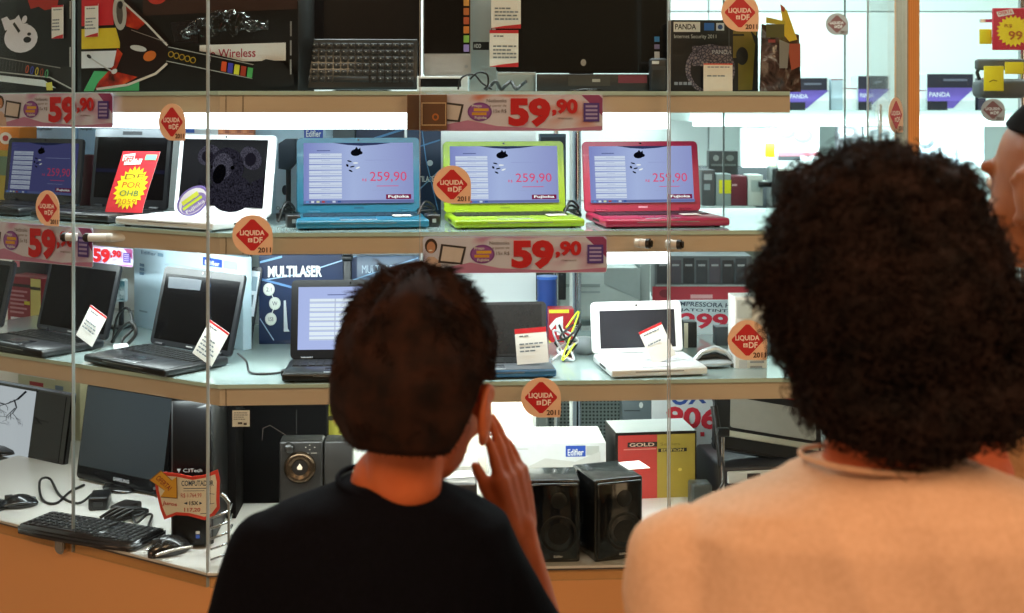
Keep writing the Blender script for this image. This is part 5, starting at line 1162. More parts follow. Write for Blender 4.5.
# black printer
loc = (place('F', 806, D4)[0]*S, D4*S, zc1); T = thing('inkjet_printer', 'black office printer with a white paper tray behind the curly hair', 'printer', loc, -6)
hp = zat(168, D4)-zc1
m = MB(); m.box((0, .12, hp*.5), (.24, .24, hp), mat('#1b1e21', .3, coat=.3), .012, 3); m.box((-.135, .10, hp*.72), (.06, .12, .02), mat('#1b1e21', .3), .004); m.build('body', T)
m = MB(); m.M = Matrix.Translation((0, .05, hp+.006)) @ Matrix.Rotation(R(12), 4, 'X'); m.box((0, 0, 0), (.20, .12, .010), mat('#dfe6e6', .4), .002); m.build('paper_tray', T)
m = MB(); m.cyl((-.095, -.004, hp*.34), (-.095, .01, hp*.34), .009, mat('#dfe6e8', .2), seg=16); m.build('button', T)
m = MB(); f = Face(m, -.12, .12, 0, hp, -.001, (0, 0, 1, 1), .0006)
[f.rect(.3+.06*i, .2, .33+.06*i, .9, mat('#4a4f52')) for i in range(10)]; m.build('vent', T)
cord('white and grey cables heaped on the pale counter right of the pink netbook', [(place('F', 728+((i*11) % 34), 3.98)[0]*S, (3.98+.02*(i % 3))*S+.02, zc1+.006+.02*((i*3) % 4)) for i in range(12)], r=.005, col='#c3cdcb')
cord('black cables heaped on the pale counter beside the pink netbook', [(place('F', 726+((i*17) % 36), 4.0)[0]*S, (3.99+.015*(i % 3))*S+.02, zc1+.006+.016*((i*5) % 4)) for i in range(12)], r=.004, col='#1c2022')
# wall shelf far back with purple-black cartons
DW = 5.2
def wshelf(label, y0, y1, d, x0=690, x1=1200, lamp=True):
    a = place('F', x0, d); b = place('F', x1, d); zt_, zb_ = zat(y0, d), zat(y1, d); w = (b[0]-a[0])*S; dep = 7.0-d*S
    T = thing('wall_shelf', label, 'shelf', ((a[0]+b[0])/2*S, d*S, zb_))
    m = MB(); m.box((0, dep/2, (zt_-zb_)/2), (w, dep-.002, zt_-zb_), mat('#a3b5b2', .4), .003); m.build('board', T)
    if lamp: m = MB(); m.box((0, .06, -.012), (w*.98, .05, .022), mat('#f2ffff', emit=3.0), .003); m.build('lamp', T)
    return zt_
zw = wshelf('pale wall shelf at the back of the shop with purple cartons on it', 110.5, 121.5, DW)
wshelf('lower pale wall shelf at the back of the shop behind the curly hair', 232, 240, DW, lamp=False)
PC = 'purple and black cartons on the back wall shelf'
def purple(x0, x1, y0, y1):
    def p(f):
        f.rect(x0, y0, x1, y1, mat('#d3dde0', .4)); f.rect(x0, y0, x1-2, y0+(y1-y0)*.38, mat('#2a2c3c', .4)); f.poly([(x0, y0+(y1-y0)*.38), (x1, y0+(y1-y0)*.38), (x1-14, y0+(y1-y0)*.72), (x1-22, y1-2), (x0, y1-2)], mat('#6a58b0', .4))
        f.rect(x0, y0+(y1-y0)*.75, x0+(x1-x0)*.42, y1, mat('#1d1f2a')); f.text('PANDA', x0+2, y0+(y1-y0)*.5, x0+(x1-x0)*.48, y0+(y1-y0)*.63, mat('#d9dff0'), .02); f.rect(x0+16, y0+5, x1-8, y0+7, mat('#6f7488'))
    return p
for x0, x1, y0, lab in ((788, 829, 78, 'purple black carton on the wall shelf behind the bagged accessory'), (858, 890, 76, 'purple black carton on the wall shelf just left of the orange post'), (927, 975, 74, 'purple black carton on the wall shelf right of the orange post')):
    fbox(lab, x0, x1, y0, 110.3, DW+.05, .12, '#d3dde0', purple(x0, x1, y0, 110.3), grp=PC)
for x0, x1, y0, lab in ((831, 843, 79, 'small grey carton on the wall shelf left of the white one'), (843, 857, 88, 'white carton with a thin dark red edge on the wall shelf'), (978, 986, 78, 'narrow dark carton on the wall shelf under the yellow tags'), (914, 926, 90, 'white low carton on the wall shelf right beside the orange post')):
    fbox(lab, x0, x1, y0, 110.3, DW+.06, .1, {'831': '#a9bcc8', '843': '#e8eeee', '978': '#3a3548', '914': '#dfe8ea'}[str(x0)], lambda f, x0=x0, x1=x1, y0=y0: f.rect(x0, y0, x1, y0+1, mat('#8a3a48')))
# lower wall items: posters with round silver things
def discs(f):
    f.rect(778, 126, 819, 166, mat('#e3eef4', .4)); 
    for cx, cy, r_ in ((787, 133, 8), (803, 136, 10)): f.ell(cx, cy, r_, r_*.75, mat('#6f7b80')); f.ell(cx-1, cy-1, r_*.7, r_*.45, mat('#b3bfc4')); f.ell(cx-3, cy-2, r_*.3, r_*.2, mat('#eef4f6'))
    f.rect(778, 152, 819, 156, mat('#b86a78')); f.rect(778, 156, 800, 166, mat('#3a3f44'))
fbox('wall carton picturing round silver lamps, above the black printer', 778, 819, 126, 168, DW+.1, .06, '#e3eef4', discs)
fbox('pale wall carton picturing a silver wheel right of the orange post', 914, 957, 126, 168, DW+.1, .06, '#dce8f4', lambda f: (f.ell(926, 137, 10, 12, mat('#7f8c96')), f.ell(925, 136, 7, 9, mat('#cfdbe2')), f.rect(955, 126, 957, 168, mat('#8f9aac'))))
fbox('pale wall carton picturing a curved grey machine near the right person', 958, 984, 126, 168, DW+.12, .06, '#e3eef4', lambda f: f.poly([(960, 127), (968, 128), (974, 140), (984, 150), (984, 154), (970, 148), (960, 136)], mat('#8f9aac')))
fbox('dark grey carton against the wall above the curly hair', 838, 862, 126, 168, DW+.1, .06, '#7a7a80', lambda f: (f.ell(846, 132, 8, 3, mat('#c9d0d4')), f.rect(840, 138, 860, 142, mat('#3a3f44'))))
fbox('pale grey carton against the wall above the curly hair, next to the dark one', 864, 900, 127, 168, DW+.1, .06, '#b9c6c8', lambda f: f.ell(880, 132, 10, 3, mat('#5f6a70')))
ysh = HY + (H-zat(232, DW))/((DW+.1)*S)*F
for x0, x1, y0, y1, c, lab in ((700, 778, 167, ysh, '#2c3236', 'long dark row of cartons on the lower wall shelf'), (779, 905, 168, ysh, '#8f9c9c', 'grey row cabinet on the lower wall shelf behind the curly hair'), (915, 1030, 168, ysh, '#aab6b4', 'pale grey cabinet on the lower wall shelf at the far right')):
    fbox(lab, x0, x1, y0, y1, DW+.1, .12, c, name='low_cabinet', cat='cabinet')
# yellow sticky on the printer side
fbox('plain white carton on the wall shelf behind the yellow note', 742, 777, 128, 168, DW+.1, .06, '#e6f0f0', lambda f: f.rect(744, 130, 776, 131, mat('#c3d0d0')))
fbox('yellow sticky note on the white carton above the black printer', 765, 775, 143, 157, DW+.0965, .002, '#e8e60a', name='sticky_note', cat='note')
# hanging offer at the top right
dT = 3.4
fbox('red sign with a yellow starburst at the top right corner', 993, 1034, 8, 50, dT, .01, '#c93045', lambda f: (burst(f, 1013, 31, 17, 16, yel, 22, .82), f.poly([(996, 12), (1012, 9), (1014, 14), (998, 17)], paper), f.text('OFERTA', 998, 11, 1012, 14.5, rdc, .02, rot=-8), f.text('R$', 1004, 24, 1012, 28, mat('#c08a2a'), .02), f.text('99', 1008, 31, 1022, 40, mat('#c0702a'), .02)), name='burst_sign', cat='sign')
for x0, x1, y0, y1, lab in ((979.5, 992, 29, 44, 'blank yellow tag left of the starburst sign at the top right'), (984, 1004, 66, 91, 'yellow tag with a scribble below the starburst sign'), (1005, 1024, 62, 74, 'short yellow tag at the right picture edge under the starburst sign')):
    fbox(lab, x0, x1, y0, y1, dT+.01, .004, '#ecdc26', (lambda f: (f.line([(989, 82), (993, 80), (997, 81)], 1, mat('#8a7a1a')))) if x0 == 984 else None, name='yellow_tag', cat='tag')
T = thing('camera_bag', 'dark grey camera bag shape hanging at the right edge under the starburst sign', 'bag', (place('F', 1010, dT)[0]*S, (dT+.03)*S, zat(98, dT)))
m = MB(); m.box((0, .05, .03), (.15, .09, .06), mat('#55595c', .5), .02, 3); m.build('pouch', T)
m = MB(); m.box((0, .05, .105), (.15, .03, .035), mat('#5a5e60', .5), .008, 2); m.tube([(-.06, .05, .05), (-.07, .05, .08), (-.06, .05, .10)], .006, dgrey); m.build('strap', T)
a = place('F', 1040, dT); m = MB(); m.cyl((0, 0, 0), (0, 0, zat(-20, dT)), .012, chrome); m.cyl((0, 0, 0), (0, 0, .012), .12, chrome); [m.box((-.07, -.10, zat(q, dT)), (.20, .01, .01), chrome) for q in (20, 38)]; [m.box((0, -.05, zat(q, dT)), (.008, .10, .008), chrome) for q in (20, 38)]
tag(m.build('display_stand', None, (a[0]*S, (dT+.12)*S, 0)), 'chrome stand behind the starburst sign at the top right', 'stand')
# ================================================================ PEOPLE
def W3(px, py, d): return Vector(((px-CX)/F*d, d, H-(py-HY)/F*d))
def skin_mat(name, c1, c2):
    m = ramp_mat(name, 'noise', ((c1, .3), (c2, .7)), 18, .5, bump=.08, detail=4)
    b = m.node_tree.nodes['Principled BSDF']; b.inputs['Subsurface Weight'].default_value = .12; b.inputs['Subsurface Radius'].default_value = (.02, .008, .004); b.inputs['Subsurface Scale'].default_value = .3
    return m
def solid(mb, name, parent, voxel, smooth=6, disp=None, loc=None):
    o = mb.build(name)
    md = o.modifiers.new('r', 'REMESH'); md.mode = 'VOXEL'; md.voxel_size = voxel; md.use_smooth_shade = True
    s = o.modifiers.new('s', 'SMOOTH'); s.factor = .5; s.iterations = smooth
    dg = bpy.context.evaluated_depsgraph_get(); dg.update()
    me = bpy.data.meshes.new_from_object(o.evaluated_get(dg)); old = o.data
    o.modifiers.clear(); o.data = me; bpy.data.meshes.remove(old)
    if not me.materials: me.materials.append(mb.mats[0])
    if disp:
        co_ = [(v.co.copy(), v.normal.copy()) for v in me.vertices]
        for v, (c, n) in zip(me.vertices, co_): v.co = c + n*disp(c)
    if loc is not None:
        for v in me.vertices: v.co -= loc
        o.location = loc
    if parent: o.parent = parent; o.matrix_parent_inverse = parent.matrix_world.inverted() if False else Matrix.Translation(-Vector(parent.location))
    me.polygons.foreach_set('use_smooth', [True]*len(me.polygons)); me.update()
    return o
def capsule(m, P_, R_, mt, seg=18):
    m.tube(P_, R_, mt, seg)
    for p, r in zip(P_, R_): m.ellipsoid(p, (r, r, r), mt, 3)
def rings(m, rs, mt, seg=40, e=2.3):
    vs = []; fs = []
    for cx, cy, z, rx, ry in rs:
        for j in range(seg):
            a = 2*math.pi*j/seg; c, s_ = math.cos(a), math.sin(a)
            vs.append((cx+rx*math.copysign(abs(c)**(2/e), c), cy+ry*math.copysign(abs(s_)**(2/e), s_), z))
    for i in range(len(rs)-1):
        for j in range(seg): k = (j+1) % seg; fs.append([i*seg+j, i*seg+k, (i+1)*seg+k, (i+1)*seg+j])
    fs.append(list(range(seg))[::-1]); fs.append([(len(rs)-1)*seg+j for j in range(seg)])
    m.add(vs, fs, mt, True)
def hand(m, wrist, up, lat, k, mt, curls=(8, 6, 8, 12), thumb_out=.6, spread=(.10, .03, -.04, -.12), palm_n=None):
    """up: towards the fingers, lat: towards the thumb side"""
    up = Vector(up).normalized(); lat = Vector(lat); lat = (lat - up*lat.dot(up)).normalized(); n = up.cross(lat).normalized()
    if palm_n is not None and n.dot(Vector(palm_n)) < 0: n = -n      # n = palm side
    w = Vector(wrist)
    for a, b, ra, rb in ((.020, .030, .015, .015), (.007, .011, .015, .014), (-.007, -.009, .015, .014), (-.018, -.027, .014, .012)):
        capsule(m, [w+lat*a*k+up*.012*k, w+lat*(a+b)/2*k+up*.05*k, w+lat*b*k+up*.088*k], [ra*k, ra*k, rb*k], mt, 12)
    capsule(m, [w-up*.02*k, w+up*.015*k], [.022*k, .021*k], mt)
    L_ = ((.040, .024, .020), (.045, .028, .022), (.041, .026, .021), (.032, .020, .018)); rr = (.0085, .009, .0085, .0075)
    for i in range(4):
        base = w + lat*(.030-.019*i)*k + up*(.090, .093, .089, .080)[i]*k
        d = (up + lat*spread[i]).normalized(); ang = 0; P_ = [base-d*.012*k, base]; R_ = [rr[i]*k*1.1, rr[i]*k*1.1]
        for s_, l in enumerate(L_[i]):
            ang += R(curls[i]*(1+.4*s_)); dd = (d*math.cos(ang) + n*math.sin(ang)); P_.append(P_[-1]+dd*l*k); R_.append(rr[i]*k*(1-.10*(s_+1)))
        capsule(m, P_, R_, mt, 10)
    b = w + lat*.024*k + up*.030*k; d1 = (lat*thumb_out + up*.95 + n*.38).normalized(); d2 = (lat*thumb_out*.25 + up*1.0 + n*.25).normalized()
    capsule(m, [b, b+d1*.038*k, b+d1*.038*k+d2*.030*k, b+d1*.038*k+d2*.056*k], [.015*k, .0115*k, .0098*k, .0078*k], mt, 12)

def headset(hc, yaw, pitch, roll, k): return Matrix.Translation(hc) @ Matrix.Rotation(R(yaw), 4, 'Z') @ Matrix.Rotation(R(pitch), 4, 'X') @ Matrix.Rotation(R(roll), 4, 'Y') @ Matrix.Scale(k, 4)
def head(m, M, mt):
    m.M = M
    m.ellipsoid((0, -.012, .022), (.071, .090, .082), mt); m.ellipsoid((0, .018, -.012), (.062, .070, .075), mt); m.ellipsoid((0, .026, -.052), (.050, .056, .048), mt)
    m.ellipsoid((0, .062, -.084), (.020, .018, .015), mt); capsule(m, [(0, .082, .012), (0, .094, -.010), (0, .101, -.024)], [.007, .008, .0105], mt, 10)
    m.ellipsoid((.010, .092, -.027), (.007, .008, .006), mt, 2); m.ellipsoid((-.010, .092, -.027), (.007, .008, .006), mt, 2)
    m.ellipsoid((0, .083, -.049), (.022, .008, .005), mt, 2); m.ellipsoid((0, .082, -.058), (.019, .008, .006), mt, 2)
    capsule(m, [(-.045, .068, .026), (0, .080, .024), (.045, .068, .026)], [.009, .010, .009], mt, 10)
    for s_ in (-1, 1):
        rot = Matrix.Rotation(R(s_*18), 4, 'Z') @ Matrix.Rotation(R(-8), 4, 'X')
        m.ellipsoid((s_*.0775, -.010, -.012), (.0075, .018, .031), mt, 3, rot)
        m.tube([(s_*.080, -.012-.018*math.cos(a)*1.0, -.010+.028*math.sin(a)) for a in [R(-70+22*i) for i in range(11)]], .0048, mt, 8)
        m.ellipsoid((s_*.075, .000, -.036), (.006, .010, .011), mt, 2); m.ellipsoid((s_*.040, .045, -.030), (.022, .026, .022), mt, 2)
    m.M = Matrix.Identity(4)
def eyes(M, parent):
    for s_ in (-1, 1):
        m = MB(); m.M = Matrix.Translation(-Vector(parent.location)) @ M
        m.ellipsoid((s_*.029, .070, .006), (.0125, .011, .0115), mat('#e8e0d8', .2)); m.ellipsoid((s_*.029, .0795, .006), (.0055, .0025, .0055), mat('#22140e', .1), 2); m.build('eye', parent)
    for s_ in (-1, 1):
        m = MB(); m.M = Matrix.Translation(-Vector(parent.location)) @ M; m.tube([(s_*.014, .087, .026), (s_*.030, .085, .031), (s_*.046, .075, .027)], [.0025, .003, .002], mat('#1a0f0a', .7), 8); m.build('eyebrow', parent)

def human(label, cfg):
    sk = cfg['skin']; k = cfg['k']; m = MB()
    HM = headset(cfg['head'], *cfg['rot'], cfg['hk']); head(m, HM, sk)
    nb = Vector(cfg['neck']); hb = HM @ Vector((0, -.030, -.035)); hb2 = HM @ Vector((0, -.024, -.085))
    capsule(m, [hb, hb2, nb, nb+Vector((0, .005, -.05))], [cfg['nr']*1.0, cfg['nr']*.98, cfg['nr']*1.05, cfg['nr']*1.3], sk)
    ty = nb.y; S_ = [Vector(cfg[x]) for x in ('shl', 'shr')]; pel = Vector(cfg['pelvis'])
    capsule(m, [S_[0], (S_[0]+S_[1])/2+Vector((0, 0, -.005)), S_[1]], [.036*k, .048*k, .036*k], sk)
    cx = (S_[0].x+S_[1].x)/2; hw = (S_[1]-S_[0]).length/2
    rings(m, [(cx, ty, S_[0].z+.015, hw*.4, .045*k), (cx, ty, S_[0].z-.05, hw*.78, .078*k), (cx, ty, S_[0].z-.16, hw*.82, .09*k), (cx, ty, pel.z+.10, hw*.70, .085*k), (pel.x, ty, pel.z, hw*.82, .095*k), (pel.x, ty, pel.z-.06, hw*.72, .085*k)], sk)
    for sd in ('l', 'r'):
        s_, e, w = Vector(cfg['sh'+sd]), Vector(cfg['el'+sd]), Vector(cfg['wr'+sd])
        capsule(m, [s_, s_*.5+e*.5, e], [.036*k, .035*k, .030*k], sk); capsule(m, [e, e*.6+w*.4, w], [.030*k, .029*k, .0195*k], sk)
        h = cfg['hand'+sd]; hand(m, w, h['up'], h['lat'], h.get('k', k), sk, **{q: v for q, v in h.items() if q not in ('up', 'lat', 'k')})
        kn, an = Vector(cfg['kn'+sd]), Vector(cfg['an'+sd]); hp = Vector((kn.x, pel.y, pel.z-.02))
        capsule(m, [hp, hp*.5+kn*.5, kn], [.068*k, .062*k, .046*k], sk); capsule(m, [kn, kn*.65+an*.35, an], [.045*k, .044*k, .030*k], sk)
        capsule(m, [an+Vector((0, -.02, -.03)), an+Vector((0, .09, -.045))], [.026*k, .022*k], sk)
    base = Vector((pel.x, pel.y, 0))
    o = solid(m, 'person', None, cfg.get('voxel', .0033), 5, loc=base)
    tag(o, label, 'person'); bpy.context.view_layer.update()
    eyes(HM, o)
    # shirt
    c = cfg['shirt']; m = MB(); rings(m, c['rings'], c['mat'], e=2.2)
    for sd in ('l', 'r'):
        s_, e = Vector(cfg['sh'+sd]), Vector(cfg['el'+sd]); P_ = [s_, s_*.5+e*.5, s_*(1-c['sleeve'])+e*c['sleeve']]
        capsule(m, [s_+Vector((0, 0, -.004))], [.050*k*c.get('sr', 1)], c['mat']); m.tube(P_, [v*k*c.get('sr', 1) for v in (.050, .054, .058)], c['mat'], 24)
    sh = solid(m, 'shirt', o, .0045, c.get('smooth', 8), disp=c['disp'])
    # collar ring
    # trousers
    m = MB(); pm = cfg['trousers']
    rings(m, [(pel.x, ty, pel.z+.12, hw*.80, .10*k), (pel.x, ty, pel.z, hw*.90, .115*k), (pel.x, ty, pel.z-.07, hw*.86, .11*k)], pm)
    for sd in ('l', 'r'):
        kn, an = Vector(cfg['kn'+sd]), Vector(cfg['an'+sd]); hp = Vector((kn.x, pel.y, pel.z-.03))
        m.tube([hp, kn, an+Vector((0, 0, .02))], [.082*k, .066*k, .056*k], pm, 24)
        m.ellipsoid(hp, (.082*k,)*3, pm); m.ellipsoid(kn, (.066*k,)*3, pm)
    solid(m, 'trousers', o, .006, 4, disp=lambda c: .004*noise.noise(c*14))
    for sd in ('l', 'r'):
        an = Vector(cfg['an'+sd]) - base; m = MB(); m.M = Matrix.Translation((an.x, an.y, 0))
        m.ellipsoid((0, .035, .035), (.040*k, .115*k, .034), cfg['shoe']); m.ellipsoid((0, -.02, .055), (.036*k, .05*k, .045), cfg['shoe']); m.box((0, .03, .010), (.076*k, .235*k, .018), mat('#e5e2dc', .5), .008, 3); m.build('shoe', o)
    return o, HM, base

def strands(base, parent, roots, mt, name='hair_strands'):
    m = MB()
    for P_, r in roots: m.tube([Vector(p)-base for p in P_], [r*(1-.75*i/(len(P_)-1)) for i in range(len(P_))], mt, 3, cap=False)
    return m.build(name, parent)

rng = random.Random(5)
# ---- the boy with short hair
skA = skin_mat('boy_skin', '#b85c30', '#ca6c3a'); hairA = ramp_mat('dark_brown_hair', 'noise', (('#140a06', .35), ('#30190e', .7)), 40, .85, detail=5); hairA.node_tree.nodes['Principled BSDF'].inputs['Specular IOR Level'].default_value = .2
navy = ramp_mat('navy_cotton', 'noise', (('#07080d', .3), ('#0c0d15', .7)), 220, .9, bump=.15); navy.node_tree.nodes['Principled BSDF'].inputs['Specular IOR Level'].default_value = .08
d1 = 1.42
def foldsA(c): return .0035*noise.noise(Vector((c.x*9, c.y*9, c.z*5))) + .0016*noise.noise(c*28)
A_ = lambda x, y, d=d1: W3(x, y, d)
cfg = dict(skin=skA, k=.86, hk=1.06, head=A_(417, 396)+Vector((0, .01, 0)), rot=(-15, -4, 3), neck=A_(391, 484), nr=.043,
    shl=(-.272, 1.43, 1.048), shr=(-.036, 1.425, 1.036), ell=(-.325, 1.42, .845), wrl=(-.30, 1.52, .66), elr=(.056, 1.490, .850), wrr=A_(523, 536, 1.56),
    handl=dict(up=(.05, .2, -1), lat=(.6, .8, 0), curls=(14, 16, 18, 20)), handr=dict(up=(-.20, .04, 1), lat=(-.55, -.83, 0), k=.84, curls=(3, 4, 6, 10), palm_n=(-.83, .55, 0), spread=(.03, .0, -.02, -.05), thumb_out=.40),
    pelvis=(-.146, 1.42, .70), knl=(-.215, 1.44, .40), knr=(-.075, 1.43, .40), anl=(-.22, 1.42, .075), anr=(-.07, 1.42, .075),
    trousers=mat('#2b3040', .8, bump=.2, bscale=200), shoe=mat('#b9b6b0', .5),
    shirt=dict(mat=navy, sleeve=.93, sr=1.07, disp=foldsA, rings=[(-.138, 1.42, 1.129, .053, .050), (-.139, 1.42, 1.119, .068, .058), (-.142, 1.42, 1.106, .105, .068), (-.146, 1.425, 1.085, .140, .080), (-.148, 1.43, 1.05, .156, .092), (-.148, 1.43, .95, .158, .104), (-.147, 1.43, .80, .156, .108), (-.146, 1.43, .66, .160, .112)]))
boy, HMA, baseA = human('boy with short dark hair and a navy shirt, raising his right hand to his face', cfg)
# crew neck band
m = MB(); m.tube([Vector((-.138+.055*math.cos(a), 1.419+.054*math.sin(a), 1.1260-.007*math.cos(a)*.9+.004*math.sin(a))) - baseA for a in [2*math.pi*i/40 for i in range(41)]], .0032, navy, 8, cap=False); m.build('collar', boy)
# hair cap: az measured from the back of the head
HL = Matrix.Rotation(0, 4, 'Z')
def capA(az, v, extra=0.0):
    """az 0 = back, 180 = face; v 0 top .. 1 hairline -> head local point"""
    a = abs((az+180) % 360-180)
    low = -.049 if a < 54 else (-.049+(a-54)/22*.073 if a < 76 else (.024-(a-76)/19*.002 if a < 95 else (.022 if a < 105 else (.022 + (a-105)/30*.047 if a < 135 else .069))))
    z = .130 - (.130-low)*v
    top = .130
    if z > 0: q = max(0, 1-(z/top)**2.4)**.5
    else: q = 1-.22*(z/.056)**2
    rx, ryb, ryf = .0835, .100, .094
    c, s_ = math.cos(R(az)), math.sin(R(az))
    n_ = .006*noise.noise(Vector((c*2, s_*2, z*26)))+(.007*noise.noise(Vector((c*3.3+5, s_*3.3, z*14))) if z > .04 else 0)
    k_ = 1+(n_+extra)/.09
    return Vector((rx*s_*q*k_, -.012-(ryb if c > 0 else ryf)*c*q*k_, z*(k_ if z > 0 else 1)+.004))
m = MB(); na, nv = 72, 26; vs_ = []; fs_ = []
for i in range(na):
    for j in range(nv+3):
        v = min(1, j/nv); p = capA(i*360/na, v)
        if j > nv: p = Vector((p.x*(1-.10*(j-nv)), -.012+(p.y+.012)*(1-.10*(j-nv)), p.z+.004*(j-nv)))
        vs_.append(HMA @ p - baseA)
for i in range(na):
    for j in range(nv+2): a0 = i*(nv+3)+j; b0 = ((i+1) % na)*(nv+3)+j; fs_.append([a0, a0+1, b0+1, b0])
m.add(vs_, fs_, hairA, True); hr = m.build('hair', boy)
roots = []
for i in range(6500):
    az = rng.uniform(-150, 150); v = rng.random()**.8
    p = capA(az, v, -.004); q = capA(az, min(1, v+.10)); o_ = capA(az, v, .01)
    nrm = (o_-p).normalized(); dn = (q-p); dn = dn.normalized() if dn.length > 1e-6 else Vector((0, 0, -1))
    cl = Vector((noise.noise(p*38), noise.noise(p*38+Vector((7, 0, 0))), noise.noise(p*38+Vector((0, 9, 0)))))
    tp = max(0, (p.z-.055)/.07)
    d = (dn*(.9-.45*tp) + nrm*(.06+.45*tp*abs(cl.x)*2) + cl*(.5+.7*tp) + Vector((.35*tp, -.25*tp, .2*tp))).normalized()
    l = rng.uniform(.008, .015)+.012*tp*rng.random()
    if v > .9: l *= .5
    P_ = [p]; dd = d
    for s_ in range(3): P_.append(P_[-1]+dd*l/3); dd = (dd + dn*.35).normalized()
    roots.append(([HMA @ x for x in P_], rng.uniform(.0008, .0015)))
strands(baseA, hr, roots, hairA)

# ---- the person with a big head of curls
skB = skin_mat('tan_skin', '#b0552c', '#c06236'); hairB = ramp_mat('curly_brown_hair', 'noise', (('#130b08', .35), ('#2b1a13', .72)), 30, .75, detail=5); hairB.node_tree.nodes['Principled BSDF'].inputs['Specular IOR Level'].default_value = .2
cream = ramp_mat('cream_cotton', 'noise', (('#dcb390', .3), ('#e6bf9e', .7)), 160, .85, bump=.12)
d2 = 1.12
B_ = lambda x, y, d=d2: W3(x, y, d)
def foldsB(c):
    u = noise.noise(Vector((c.x*7+c.z*5, c.y*6, c.z*3))); return .013*u - .009*abs(noise.noise(Vector((c.x*11+c.z*6, 7, c.z*2.5-c.x*3)))) + .003*noise.noise(Vector((c.x*20, 3, c.z*7))) + .0012*noise.noise(c*30)
sB = [(.322, 1.13, 1.232, .066, .058), (.322, 1.13, 1.226, .082, .066), (.324, 1.13, 1.216, .114, .076), (.326, 1.13, 1.202, .156, .090), (.326, 1.135, 1.178, .190, .104), (.326, 1.14, 1.12, .195, .112), (.326, 1.14, 1.0, .190, .118), (.326, 1.14, .86, .182, .118), (.326, 1.14, .72, .186, .122)]
cfg = dict(skin=skB, k=1.0, hk=.96, head=B_(892, 345)+Vector((0, .04, 0)), rot=(-10, -3, 0), neck=B_(890, 462)+Vector((0, .02, .0)), nr=.050,
    shl=(.152, 1.13, 1.154), shr=(.505, 1.13, 1.165), ell=(.146, 1.13, .92), wrl=(.13, 1.24, .72), elr=(.585, 1.20, .985), wrr=W3(997, 492, 1.24),
    handl=dict(up=(.05, .3, -1), lat=(.6, .8, 0), curls=(14, 16, 18, 20)), handr=dict(up=(-.45, .10, 1), lat=(-.7, -.4, 0), k=.92, curls=(8, 8, 10, 14), palm_n=(-.6, .8, 0)),
    pelvis=(.326, 1.14, .76), knl=(.24, 1.16, .43), knr=(.41, 1.15, .43), anl=(.235, 1.13, .08), anr=(.415, 1.13, .08),
    trousers=mat('#3c4a63', .85, bump=.2, bscale=200), shoe=mat('#3a3532', .5), voxel=.004,
    shirt=dict(mat=cream, sleeve=.88, sr=1.0, disp=foldsB, smooth=6, rings=sB))
p2, HMB, baseB = human('person with a large head of dark curls and a pale peach shirt', cfg)
m = MB(); m.tube([Vector((.322+.067*math.cos(a), 1.128+.060*math.sin(a), 1.2315+.004*math.sin(a)*-1-.004*math.cos(a))) - baseB for a in [2*math.pi*i/44 for i in range(45)]], .0022, cream, 8, cap=False); m.build('collar', p2)
# curls: lumps then coils
lumps = [(897, 300, .104, .120, .116), (835, 262, .048, .07, .070), (824, 300, .038, .06, .044), (848, 212, .046, .07, .046), (888, 196, .055, .08, .044), (928, 208, .052, .08, .046), (950, 260, .045, .08, .065), (1000, 350, .045, .07, .065), (970, 385, .045, .065, .045), (856, 378, .048, .07, .054), (898, 400, .072, .075, .038), (784, 284, .020, .03, .022), (872, 415, .034, .05, .022), (925, 417, .038, .05, .022), (1010, 368, .032, .05, .030), (800, 225, .016, .03, .018)]
m = MB()
for x, y, rx, ry, rz in lumps: m.ellipsoid(B_(x, y)+Vector((0, .030-.055*max(0, min(1, (y-330)/90)), 0)), (rx, ry, rz), hairB, 3)
def curlD(c): return .006*noise.noise(c*26)+.004*noise.noise(c*60)
hb_ = solid(m, 'hair', p2, .005, 3, disp=curlD)
me = hb_.data; pol = [(p.center.copy(), p.normal.copy()) for p in me.polygons]
roots = []
for i in range(5200):
    c, n_ = pol[rng.randrange(len(pol))]; c = c.copy()
    if n_.y > .75 and rng.random() < .6: continue
    t = n_.orthogonal().normalized(); b_ = n_.cross(t); a0 = rng.uniform(0, 6.28); ax = (n_*rng.uniform(.3, .9) + t*math.cos(a0)*.8 + b_*math.sin(a0)*.8 + Vector((0, 0, -.25))).normalized()
    u_ = ax.orthogonal().normalized(); w_ = ax.cross(u_); R0 = rng.uniform(.003, .0065); L0 = rng.uniform(.010, .026); turns = rng.uniform(1.2, 2.4); ph = rng.uniform(0, 6.28)
    P_ = [c - n_*.004 + ax*L0*s_/11 + (u_*math.cos(ph+turns*6.28*s_/11)+w_*math.sin(ph+turns*6.28*s_/11))*R0*min(1, s_/3) for s_ in range(12)]
    roots.append((P_, rng.uniform(.0008, .0016)))
m = MB()
for P_, r in roots: m.tube(P_, [r*(1-.5*i/11) for i in range(12)], hairB, 3, cap=False)
co_ = m.build('curls', hb_)

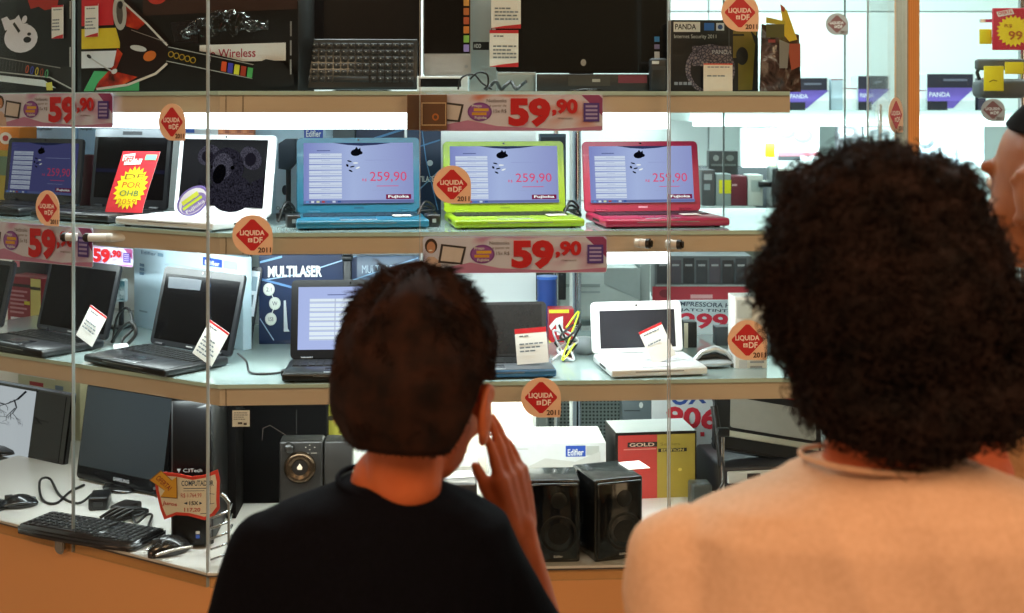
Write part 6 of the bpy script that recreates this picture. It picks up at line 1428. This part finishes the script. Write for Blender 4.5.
# ---- third person, mostly beyond the right edge
skC = skin_mat('brown_skin', '#8f552f', '#a3663c'); hairC = mat('#0c0908', .9, spec=.1, bump=.5, bscale=300); tan = ramp_mat('tan_cotton', 'noise', (('#b98a5c', .3), ('#c79a6c', .7)), 160, .85, bump=.12)
d3 = 1.62
C_3 = lambda x, y, d=d3: W3(x, y, d)
hc = C_3(1062, 186)
cfg = dict(skin=skC, k=1.02, hk=1.08, head=hc, rot=(28, -4, 0), neck=hc+Vector((.045, 0, -.155)), nr=.052,
    shl=hc+Vector((-.115, .02, -.235)), shr=hc+Vector((.235, -.02, -.235)), ell=hc+Vector((-.140, .02, -.50)), wrl=hc+Vector((-.12, .12, -.70)), elr=hc+Vector((.27, .0, -.50)), wrr=hc+Vector((.25, .1, -.72)),
    handl=dict(up=(.05, .3, -1), lat=(.6, .8, 0)), handr=dict(up=(.0, .3, -1), lat=(-.6, .8, 0)),
    pelvis=(hc.x+.06, d3, .80), knl=(hc.x-.03, d3+.02, .46), knr=(hc.x+.15, d3+.01, .46), anl=(hc.x-.035, d3, .08), anr=(hc.x+.155, d3, .08),
    trousers=mat('#2c2c30', .85, bump=.2, bscale=200), shoe=mat('#2a2522', .5), voxel=.005,
    shirt=dict(mat=tan, sleeve=.9, sr=1.0, disp=foldsB, rings=[(hc.x+.06+a, d3, hc.z+z, rx, ry) for a, z, rx, ry in ((0, -.155, .060, .058), (0, -.168, .082, .066), (0, -.19, .13, .08), (0, -.215, .170, .095), (0, -.27, .185, .11), (0, -.45, .175, .115), (0, -.75, .178, .12))]))
p3, HMC, baseC = human('person in a tan shirt cut off by the right picture edge, head turned sideways', cfg)
m = MB(); m.M = Matrix.Translation(-baseC) @ HMC
vs_ = []; fs_ = []; na, nv = 60, 20
for i in range(na):
    for j in range(nv+2):
        v = min(1, j/nv); az = i*360/na; a = abs((az+180) % 360-180); low = -.05 if a < 50 else (-.05+(a-50)/40*.11 if a < 90 else .06+(a-90)/70*.025 if a < 160 else .085)
        z = .112-(.112-low)*v; q = max(0, 1-(z/.112)**2)**.5 if z > 0 else 1-.2*(z/.09)**2; q *= .92 if j > nv else 1
        vs_.append((.083*math.sin(R(az))*q*(1+.05*noise.noise(Vector((az*.05, z*40, 0)))), -.012-.100*math.cos(R(az))*q, z))
for i in range(na):
    for j in range(nv+1): a0 = i*(nv+2)+j; b0 = ((i+1) % na)*(nv+2)+j; fs_.append([a0, a0+1, b0+1, b0])
m.add(vs_, fs_, hairC, True); m.build('hair', p3)
